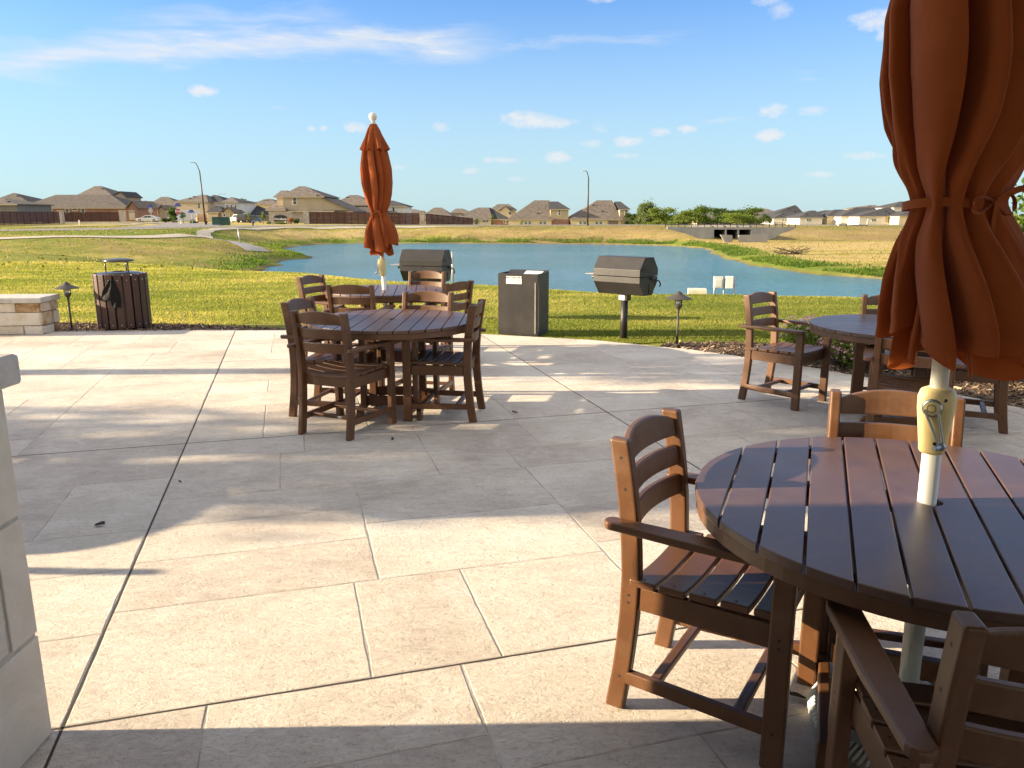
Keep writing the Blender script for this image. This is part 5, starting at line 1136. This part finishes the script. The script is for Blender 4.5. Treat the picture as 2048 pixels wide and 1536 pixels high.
house('house', 'distant dark roof between the two low hip-roofed houses', 268, ZL, [(903, 938, 425, 417, 912, 925, 0, 13, TANW, RTAN)], group=HG)
house('house', 'two-storey house with pale gable showing over the second low house', 262, ZL, [(980, 1032, 420, 408, 996, 1018, 0, 14, YEL, RTAN), (1000, 1022, 422, 411, 1011, 1012, -3, 8, CREAM, RTAN, 'fg')], [('win', 1018, 1022, 424, 429, -3)], group=HG)
house('house', 'second low house with row of teal windows and pale yellow wall, two saplings before it', 212, ZL, [(904, 982, 438.5, 415, 956, 978, 0, 15, YEL, RTAN), (966, 1018, 438.5, 415, 962, 980, 1, 15, BRK, RDK)],
      [('twin', x, x+4.6, 440.5, 444.5, 0) for x in (928.5, 934.5, 942, 948, 966, 972)]+[('win', 1008, 1011, 441, 446, 1), ('win', 1013, 1016, 441, 446, 1)], group=HG)
def bighouse(lb, o_):
    house('house', lb, 206, ZL, [(1017+o_[0], 1103+o_[0]+o_[1], 438.5, 400.5, 1069+o_[2], 1099+o_[2], 0, 18, YEL, RTAN), (1101+o_[0]+o_[1], 1137+o_[0]+o_[3], 418, 403, 1096+o_[2], 1116+o_[2], .6, 15, TAN, RDK)],
      [('twin', x+o_[0], x+5+o_[0], 443.2, 448.5, 0) for x in ((1049, 1057, 1079, 1087) if o_[4] == 0 else (1033.5, 1042, 1066, 1074))]+
      [('win', 1117+o_[0]+o_[1]*.6, 1120.5+o_[0]+o_[1]*.6, 420, 430, .6), ('pan', 1102.5+o_[0]+o_[1], 1137+o_[0]+o_[3], 438.5, 452, .6, BRK if o_[4] == 0 else TAN)]+([('rec', 1090.5+o_[0], 1112+o_[0], 441, 449, 0)] if o_[4] else []), group=HG)
bighouse('big two-storey house with steep taupe roof and brick lower corner left of a street lamp', (0, 0, 0, 0, 0))
bighouse('big two-storey house with steep taupe roof right behind the right street lamp', (125, 14, 125, -5, 1))
HR = 'white-walled houses with dark roofs at the far right'
rows = [(1505, 1560, 428, 418, 1522, 1536, 300, TANW, RTAN, 'distant taupe-roofed house left of the white row, over the culvert'),
 (1535, 1612, 434, 410.5, 1588, 1592, 285, WHS, RDK, 'tallest dark peaked roof at the left end of the white row'),
 (1548, 1602, 436, 424, 1568, 1586, 262, WHS, RDK, 'white house under the tallest dark peak, with a pergola by it'),
 (1600, 1645, 435, 421, 1620, 1655, 250, WHS, RDK, 'white house third from the left in the right-hand row'),
 (1611, 1690, 434, 420.5, 1650, 1666, 258, YEL, RDK, 'pale yellow walled house with dark roof mid-row'),
 (1655, 1702, 432, 419, 1670, 1692, 252, YEL, RDK, 'house with covered porch in the middle of the white row'),
 (1683, 1765, 432, 414.5, 1713, 1765, 246, WHS, RDK, 'white house with the widest charcoal roof, right half of the row'),
 (1719, 1800, 432, 415, 1773, 1805, 238, WHS, RDK, 'white house with stone panel near the umbrella'),
 (1799, 1880, 431, 417, 1830, 1850, 232, YEL, RDK, 'yellow-walled house partly hidden by the near umbrella'),
 (1788, 1840, 414, 403, 1800, 1830, 275, WHS, RDK, 'two-storey gabled house above the row, touching the near umbrella'),
 (1725, 1765, 416, 410, 1740, 1752, 300, TANW, RTAN, 'small taupe roof showing above the widest charcoal roof'),
 (1505, 1530, 433, 426, 1510, 1520, 330, WHS, RTAN, 'faint small white house at the left end of the far row')]
for (a, b_, ev, rg, r0, r1, Y_, wm, rm, lb) in rows:
    ft = [('twin', a+(b_-a)*.30, a+(b_-a)*.30+3.4, 438, 442.5, 0), ('twin', a+(b_-a)*.30+5, a+(b_-a)*.30+8.4, 438, 442.5, 0)] if ev > 430 else []
    if ev > 430 and b_-a > 45: ft.append(('rec', a+(b_-a)*.68, a+(b_-a)*.92, 433.8, 445, 0, DKP))
    house('house', lb, Y_, -1.75, [(a, b_, ev, rg, r0, r1, 0, 15, wm, rm)], ft, group=HR)
for (a, b_, Y_, lb) in ((1395, 1433, 225, 'small taupe-roofed house glimpsed between the trees above the culvert'), (1900, 1990, 228, 'house behind the near umbrella at the right')):
    house('house', lb, Y_, -1.8, [(a, b_, 436, 427, a+12, b_-14, 0, 12, YEL, RTAN)], group=HR)

# ------------------------------------------------ fences
FEN = M('fence_boards_red_brown', (.115, .050, .037), .85, .2, 1.5, .3, 12, stretch=(1, 1, 6)); FENP = M('fence_post_dark', (.09, .040, .032), .85)
def fence(label, a, b_, h, n, zf=None):
    a = Vector(a); b_ = Vector(b_); t = empty('fence', (a.x, a.y, H1(*a))); tag(t, label, 'fence', 'red-brown board fences'); d = (b_-a)/n; u = d.normalized(); nr = Vector((-u.y, u.x)); lp = MB()
    z0 = t.location.z
    for i in range(n):
        p, q = a+d*i, a+d*(i+1); zp, zq = H1(*p)-z0, H1(*q)-z0; p_, q_ = p-a, q-a
        for k in range(9):
            s0, s1 = .04+(h-.1)*k/9, .04+(h-.1)*(k+1)/9-.02
            lp.add([(p_.x, p_.y, zp+s0), (q_.x, q_.y, zq+s0), (q_.x, q_.y, zq+s1), (p_.x, p_.y, zp+s1)]+[(x+nr.x*.04, y+nr.y*.04, z) for x, y, z in ((p_.x, p_.y, zp+s0), (q_.x, q_.y, zq+s0), (q_.x, q_.y, zq+s1), (p_.x, p_.y, zp+s1))], [(0, 1, 2, 3), (7, 6, 5, 4), (0, 4, 5, 1), (1, 5, 6, 2), (2, 6, 7, 3), (3, 7, 4, 0)])
    lp.build('board_panels', FEN, t)
    for i in range(n+1): p = d*i; mb = MB(); mb.box((p.x-nr.x*.01, p.y-nr.y*.01, H1(*(a+p))-z0+h/2), (.12, .07, h+.04), rz=math.atan2(u.y, u.x)); mb.build('post', FENP, t)
    mb = MB(); mb.bar((0, 0, h-.02+H1(*a)-z0), (b_.x-a.x, b_.y-a.y, h-.02+H1(*b_)-z0), .16, .06); mb.build('cap_rail', FENP, t); return t
fence('red-brown board fence at the far left edge, nearest of the fences', (-76, 104), (-80.5, 140), 2.05, 17)
fence('red-brown board fence in front of the long brick house', (-112, 171), (-86.5, 173.5), 2.1, 13)
fence('red-brown board fence below the large tan two-storey house', (-34.0, 132.5), (-15.8, 134), 2.0, 16)
fence('short low red-brown fence between the white two-storey and the first low houses', (-14.6, 134), (-7.5, 150), 1.9, 9)
for (x, y, h, s, lb) in ((-80.7, 141, 2.2, .8, 'stone pier ending the nearest left fence'), (-85.6, 173.3, 2.4, 1.3, 'pale stone pier beside the gate of the long brick house'), (-15.2, 134, 2.3, .7, 'pale stone pier between two fences right of the distant umbrella'), (-34.5, 132.4, 2.4, .9, 'stone pier at the right end of the entrance sign')):
    t = empty('stone_pier', on(x, y)); tag(t, lb, 'stone pier', 'distant stone piers'); mb = MB(); mb.box((0, 0, h/2), (s, .7, h)); mb.build('shaft', STN, t); mb = MB(); mb.box((0, 0, h+.06), (s+.15, .85, .12)); mb.build('cap', FASC, t)
# entrance sign
x0, _ = XZ(545, 440, 134); x1, _ = XZ(577, 440, 134); es = empty('entrance_sign', ((x0+x1)/2, 134, 0)); tag(es, 'stone entrance wall with a dark arched nameplate, in front of the tan two-storey house', 'sign'); wd = x1-x0
es.location.z = H1(es.location.x, 134)
mb = MB(); mb.box((0, .3, .95), (wd+1, .5, 1.9)); mb.build('wall', STN, es); mb = MB(); mb.box((0, .3, 1.96), (wd+1.2, .65, .12)); mb.build('cap', FASC, es)
mb = MB(); pl = [(-1.1, .45), (1.1, .45), (1.1, 1.15)]+[(1.1*math.cos(q)*1.0, 1.15+.38*math.sin(q)) for q in np.linspace(.15, math.pi-.15, 12)]+[(-1.1, 1.15)]; mb.slab(pl, (0, -.0, 0), (1, 0, 0), (0, 0, 1), (0, -1, 0), .05); npl_ = mb.build('nameplate', M('nameplate_black', (.02, .018, .018), .5), es)
text('Woodlands', .50, M('nameplate_lettering', (.75, .73, .72), .6), npl_, (0, -.055, .84), (math.pi/2, 0, 0), sx=.92, extrude=.004)

# ------------------------------------------------ street lamps, signs, cabinets
LAMPM = M('street_lamp_brown_black', (.05, .035, .03), .5, metal=.2); LAMPH = M('lamp_head_grey', (.45, .48, .5), .4)
def street_lamp(label, px, Y_, top, lean, group='tall street lamps', arm=.55, mat=LAMPM, base=None):
    x, _ = XZ(px, 448, Y_); zb = H1(x, Y_); t = empty('street_lamp', (x, Y_, zb)); tag(t, label, 'street lamp', group); h = XZ(px, top, Y_)[1]-zb
    mb = MB(); mb.tube([(0, 0, -.2), (lean*.5*h, 0, h*.5), (lean*h*.86, 0, h*.86)], [.14, .11, .085], 10); mb.build('pole', mat, t, smooth=True)
    mb = MB(); mb.lathe([(.24, 0), (.22, .25), (.15, .35)], 10); mb.build('base', mat, t)
    x_ = lean*h*.86; mb = MB(); mb.tube([(x_, 0, h*.86), (x_-.25*arm, -.2, h*.93), (x_-.55*arm, -.4, h*.985), (x_-1.0*arm, -.6, h)], [.07, .06, .05, .045], 8); mb.build('arm', mat, t, smooth=True)
    mb = MB(); mb.box((x_-1.25*arm, -.65, h-.02), (.65, .28, .12)); mb.build('lamp_head', LAMPH, t, bevel=.04); return t
street_lamp('tall dark street lamp at the left, in front of the cream two-storey house', 411, 121, 325, -.028)
street_lamp('tall dark street lamp at the right, in front of the big hip-roofed houses', 1175, 116, 342, .004)
street_lamp('small curved street lamp behind the cream two-storey house', 432, 205, 388, 0, arm=-2.4, mat=GALV, group=None)
for (px, Y_, tp, lb) in ((1728, 330, 414, 'thin distant street lamp above the right-hand row of houses'), (1640, 320, 416, 'faint distant street lamp at the left of the right-hand row')):
    street_lamp(lb, px, Y_, tp, 0, arm=-1.6, mat=GALV, group='faint distant street lamps')
RED = M('sign_red', (.42, .02, .03), .5); BLU = M('street_sign_blue', (.03, .08, .35), .5); GRN = M('cabinet_green', (.020, .080, .060), .55, .15, 3)
def sign_post(label, px, Y_, stop=True, back=False, py=423, nm=411.5):
    x, _ = XZ(px, 440, Y_); zb = H1(x, Y_); t = empty('stop_sign' if stop else 'street_sign', (x, Y_, zb)); tag(t, label, 'stop sign' if stop else 'street sign')
    zz_ = XZ(px, py, Y_)[1]-zb; zn = XZ(px, nm, Y_)[1]-zb; mb = MB(); mb.tube([(0, .05, -.2), (0, .05, zn)], .045, 8); mb.build('post', GALV, t)
    if stop:
        s = .46; oc = [(s*math.cos(R_(22.5+45*k)), s*math.sin(R_(22.5+45*k))) for k in range(8)]; mb = MB(); mb.slab(oc, (0, 0, zz_), (1, 0, 0), (0, 0, 1), (0, -1, 0), .02); pl_ = mb.build('sign_plate', WHT if not back else GALV, t)
        if not back:
            mb = MB(); mb.slab([(a*.92, c*.92) for a, c in oc], (0, -.021, zz_), (1, 0, 0), (0, 0, 1), (0, -1, 0), .003); mb.build('sign_face', RED, pl_); text('STOP', .34, WHT, pl_, (0, -.026, zz_), (math.pi/2, 0, 0), extrude=.001)
    for (dz, rz_, w_) in ((0, 0, 1.0), (.24, R_(70), .9)): mb = MB(); mb.box((0, 0, zn+dz), (w_, .03, .22), rz=rz_); mb.build('name_blade', BLU, t)
    return t
sign_post('red stop sign with blue street name blades, left of the white van', 358, 118)
sign_post('grey back of a stop sign with blue street name blades, behind the white sedan', 303, 150, back=True, py=421, nm=413)
sign_post('small street name sign in front of the white van', 384, 128, stop=False, nm=424)
x, _ = XZ(442, 440, 119); t = empty('utility_cabinet', on(x, 119)); tag(t, 'dark green metal utility cabinet beside the left street lamp', 'utility cabinet')
mb = MB(); mb.box((0, 0, .60), (2.45, .9, 1.15)); mb.build('body', GRN, t, bevel=.03); mb = MB(); mb.box((0, 0, 1.2), (2.55, 1.0, .07)); mb.build('lid', GRN, t, bevel=.02); mb = MB(); mb.box((0, -.455, .6), (.03, .02, .95)); mb.box((.35, -.46, .85), (.3, .02, .12)); mb.build('door_handle', BLK, t)
x, _ = XZ(463, 470, 66); t = MB().tube([(0, 0, -.2), (-.12, 0, 1.25)], .055, 8).build('marker_post', GALV, None, smooth=True, loc=on(x, 68)); tag(t, 'leaning pale marker post on the left bank beside the path', 'post')
for (px, py, Y_, h, lb) in ((159, 447, 128, .7, 'short white marker post on the verge in front of the long brick house'), (362, 445, 128, .6, 'low white marker post right of the stop sign'), (571, 447, 132, .5, 'tiny white marker post by the entrance sign shrubs')):
    x, _ = XZ(px, py, Y_); o = MB().tube([(0, 0, -.1), (0, 0, h)], .09, 8).build('marker_post', WHT, None, loc=on(x, Y_)); tag(o, lb, 'post')
x, _ = XZ(506, 450, 112); t = empty('fire_hydrant', on(x, 112)); tag(t, 'blue and black fire hydrant on the verge left of the entrance sign', 'hydrant')
mb = MB(); mb.lathe([(.16, 0), (.16, .06), (.11, .08), (.11, .5), (.14, .52)], 14); mb.build('barrel', BLK, t); mb = MB(); mb.lathe([(.14, .52), (.14, .6), (.09, .7), (.03, .76)], 14); mb.tube([(-.2, 0, .42), (.2, 0, .42)], .06, 10); mb.build('bonnet', BLU, t)
x, _ = XZ(1690, 448, 112); t = empty('drain_inlet', on(x, 112)); tag(t, 'pale concrete drain inlet on the bank top at the right', 'drain inlet')
mb = MB(); mb.box((-.4, 0, .12), (1.1, .7, .3)); mb.box((2.1, 0, .10), (2.2, .5, .12)); mb.build('slab', M('inlet_dark', (.12, .11, .1), .9), t); mb = MB(); mb.box((-.55, -.2, .2), (1.0, .5, .34)); mb.tube([(3.1, 0, -.1), (3.25, 0, .95)], .1, 8); mb.tube([(.25, 0, -.1), (.25, 0, .9)], .06, 8); mb.build('headwall', CONC, t)
# twig heap on the dry field
bx_, by_ = G(1582, 508, -1.6); mb = MB(); rr = random.Random(2)
for i in range(40): a_ = rr.uniform(0, 6.28); mb.tube([(rr.uniform(-1.2, 1.2), rr.uniform(-.4, .4), 0), (rr.uniform(-1.6, 1.6), rr.uniform(-.5, .5), rr.uniform(.1, .7))], .02, 5)
o = mb.build('brush_pile', BARK, None, loc=on(bx_, by_)); tag(o, 'small heap of grey-green twigs on the dry field by the right bank', 'brush pile')

# ------------------------------------------------ vehicles
PW = M('car_paint_white', (.68, .70, .72), .25, .02, 2, spec=.6); PT = M('car_paint_sand', (.55, .33, .15), .3, .02, 2, spec=.6); PD = M('car_paint_dark', (.04, .045, .05), .25, spec=.7); PB = M('car_paint_blue', (.03, .12, .30), .3, spec=.7); PS = M('car_paint_silver', (.48, .49, .50), .3, spec=.7)
TYR = M('tyre', (.02, .02, .02), .8); RIM = M('wheel_rim', (.45, .45, .46), .35, metal=.7); LGT = M('headlight_lens', (.75, .75, .7), .2); TLG = M('tail_light_red', (.40, .02, .02), .3)
def vehicle(label, px, Y_, Ln, W_, body, glass, paint, rz, cat, wr=.33, name='parked_car', py=440):
    x, _ = XZ(px, py, Y_); t = empty(name, on(x, Y_), rz, label, cat, None); mb = MB(); mb.slab(body, (0, W_/2, 0), (1, 0, 0), (0, 0, 1), (0, -1, 0), W_); bd = mb.build('body', paint, t, bevel=.06, seg=3)
    for gp_ in glass:
        mb = MB(); mb.slab(gp_, (0, W_/2+.006, 0), (1, 0, 0), (0, 0, 1), (0, -1, 0), W_+.012); mb.build('side_window', GLS, t, bevel=.01)
    fx = max(p[0] for p in body); rx_ = min(p[0] for p in body)
    for wx in (rx_+Ln*.18, fx-Ln*.18):
        for s in (-1, 1):
            mb = MB(); mb.lathe([(wr*.75, -.11), (wr, -.09), (wr, .09), (wr*.75, .11)], 18, c=(wx, s*(W_/2-.09), wr), m=Matrix.Rotation(math.pi/2, 4, 'X')); wh = mb.build('wheel', TYR, t); mb = MB(); mb.lathe([(wr*.66, -.125), (wr*.66, .125)], 14, c=(wx, s*(W_/2-.09), wr), m=Matrix.Rotation(math.pi/2, 4, 'X')); mb.build('rim', RIM, wh)
    for s in (-1, 1):
        mb = MB(); mb.box((fx-.08, s*(W_/2-.28), .70), (.16, .32, .13)); mb.build('headlight', LGT, t); mb = MB(); mb.box((rx_+.06, s*(W_/2-.22), .85), (.16, .25, .16)); mb.build('tail_light', TLG, t)
    return t
sedan = [(-2.35, .35), (-2.1, .22), (2.1, .22), (2.4, .38), (2.38, .62), (2.1, .78), (1.15, .92), (.45, 1.36), (-.2, 1.45), (-.95, 1.40), (-1.7, 1.05), (-2.3, .98)]
sg_ = [[(.98, .93), (.40, 1.28), (-.15, 1.36), (-.12, .93)], [(-.2, .93), (-.23, 1.36), (-.85, 1.31), (-1.42, 1.0)]]
vehicle('white sedan parked in the driveway of the brick houses, left of the stop sign', 297, 172, 4.8, 1.8, sedan, sg_, PW, math.pi+R_(4), 'car')
van = [(-2.9, .40), (-2.8, .30), (2.7, .30), (2.95, .45), (2.9, .9), (2.3, 1.2), (1.65, 1.9), (1.3, 2.25), (.9, 2.35), (-2.85, 2.35), (-2.95, 2.2)]
vehicle('white high-roof delivery van in front of the cream two-storey house', 368, 158, 5.9, 2.0, van, [[(2.15, 1.22), (1.55, 1.86), (1.0, 1.9), (1.0, 1.22)]], PW, math.pi+R_(6), 'van', wr=.36, name='parked_van')
suv = [(-2.2, .42), (-2.05, .30), (2.05, .30), (2.3, .5), (2.25, .95), (1.4, 1.08), (.75, 1.62), (-1.75, 1.68), (-2.15, 1.2)]
sv = [[(1.2, 1.1), (.68, 1.52), (-.1, 1.55), (-.1, 1.1)], [(-.2, 1.1), (-.2, 1.55), (-1.6, 1.56), (-1.85, 1.14)]]
vehicle('sand-coloured car seen from behind, just left of the left street lamp', 403, 150, 4.5, 1.8, suv, sv, PT, R_(115), 'car', wr=.35)
vehicle('silver SUV parked at the porch of the cream two-storey house', 480, 165, 4.6, 1.85, suv, sv, PS, R_(150), 'SUV', wr=.37)
vehicle('dark SUV with a rear spare wheel between the silver SUV and the blue car', 492, 160, 4.2, 1.85, suv, sv, PD, R_(80), 'SUV', wr=.37)
vehicle('bright blue car parked behind the fire hydrant', 504, 163, 4.2, 1.8, sedan, sg_, PB, R_(70), 'car')

# ------------------------------------------------ far trees and shrubs
def ftree(label, px, top, wpx, Y_, mat, n=2600, seed=0, trunk=.22, name='tree', zb=None, group='trees across the pond', cat='tree', sz=1.0, base=452):
    x, zt = XZ(px, top, Y_); zb = H1(x, Y_) if zb is None else zb; h = zt-zb; wd = wpx/F*Y_
    return make_tree(name, label, cat, x, Y_, zb, h, wd, mat, n, max(.05, .028*min(wd, h)**.7*2.2)*sz, seed or int(px), group, trunk)
ftree('tallest grey-green tree across the pond, left end of the far woodland', 1299, 393, 54, 165, LFD, 6500, trunk=.16)
ftree('dark tree beside the tallest grey-green one, against the big house', 1266, 424, 35, 205, LFB, 2200, trunk=.1)
ftree('yellow-green bushy tree just right of the tallest grey-green tree', 1326, 414, 67, 160, LFC, 4200, trunk=.05)
ftree('dark green tree in the woodland between the tallest tree and the small roof', 1350, 417, 73, 190, LFB, 3500, trunk=.08)
ftree('pale green willowy bush behind the left half of the culvert rail', 1371, 421, 70, 155, LFC, 4200, trunk=.05)
ftree('round-topped green tree left of the small roof in the woodland', 1398, 411, 73, 175, LFA, 4600, trunk=.08)
ftree('dark tree behind the small roof in the woodland', 1422, 417, 55, 260, LFB, 3500, trunk=.08)
ftree('dark green tree right of the small roof in the woodland', 1449, 415, 80, 180, LFB, 4800, trunk=.08)
ftree('bright feathery yellow-green bush in front of the woodland, over the culvert', 1474, 424, 87, 150, LFC, 5200, trunk=.05)
ftree('taller green tree at the right end of the woodland', 1495, 408, 63, 185, LFA, 4600, trunk=.1)
ftree('low dark bush at the right end of the woodland, against the taupe-roofed house', 1520, 432, 22, 160, LFB, 1500, trunk=.05)
ftree('small ragged tree in front of the pergola house of the right row', 1534, 424, 26, 200, LFB, 1500, trunk=.2)
for i, (px, tp, w_, Y_, lb) in enumerate(((1240, 437, 22, 300, 'dark bush strip behind the big hip-roofed house'), (1345, 432, 70, 240, 'dark low woodland crowns behind the bushes, left half'), (1460, 430, 80, 250, 'dark low woodland crowns behind the bushes, right half'), (1400, 428, 60, 280, 'dark woodland crown behind the small roof'))): ftree(lb, px, tp, w_, Y_, LFB, 3000, trunk=.02)
ftree('dark tree crown above the garage roof between two houses', 490, 397, 30, 260, LFB, 2600, trunk=.3)
ftree('leafy green tree behind the parked white sedan, left of the stop sign', 344, 413, 24, 152, LFA, 3200, trunk=.1)
ftree('small green sapling left of the entrance sign', 525, 423, 11, 136, LFC, 1100, trunk=.25)
ftree('thin sapling by the wide garage', 497, 424, 8, 150, LFC, 700, trunk=.3)
ftree('small dark reddish sapling by the wide garage', 487, 427, 5, 175, LFB, 400, trunk=.3)
ftree('small tree in front of the white van beside the stop sign', 365, 423, 12, 140, LFB, 1000, trunk=.3)
ftree('first thin sapling before the second low house', 953, 431, 11, 150, LFD, 600, trunk=.2)
ftree('second leafier sapling before the second low house', 983, 428, 9, 150, LFC, 900, trunk=.2)
ftree('sapling against the yellow wall of the big house left of the right lamp', 1044, 432, 8, 150, LFC, 500, trunk=.2)
def bush(label, px, top, wpx, Y_, mat, n, seed, name='bush'):
    x, zt = XZ(px, top, Y_); zb = H1(x, Y_); h = zt-zb; wd = wpx/F*Y_; r = random.Random(seed)
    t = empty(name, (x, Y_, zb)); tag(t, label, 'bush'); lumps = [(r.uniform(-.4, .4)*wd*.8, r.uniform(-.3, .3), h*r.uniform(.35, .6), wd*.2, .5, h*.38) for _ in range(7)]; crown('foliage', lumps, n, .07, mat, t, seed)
    mb = MB(); mb.tube([(0, 0, -.1), (0, 0, h*.5)], .06, 6); mb.build('stem', BARK, t); return t
bush('long clipped dark bush right of the white sedan', 331, 434, 28, 150, LFB, 2200, 61)
bush('round dark bush in front of the sand-coloured car', 386, 441, 13, 140, LFB, 900, 62)
bush('reddish flowering bush at the right end of the entrance sign', 581, 433, 14, 131, leafmat('leaves_reddish', (.12, .07, .03), (.30, .13, .07), (.45, .25, .16)), 1200, 63)
bush('dark bush with pale blooms against the fence beside the entrance sign', 594, 435, 12, 131, LFB, 1200, 64)
bush('low bright green hedge below the dark nameplate', 562, 443.5, 30, 131.5, LFC, 1600, 65)
bush('low olive bush at the left end of the entrance sign', 538, 442, 12, 132, LFA, 800, 66)
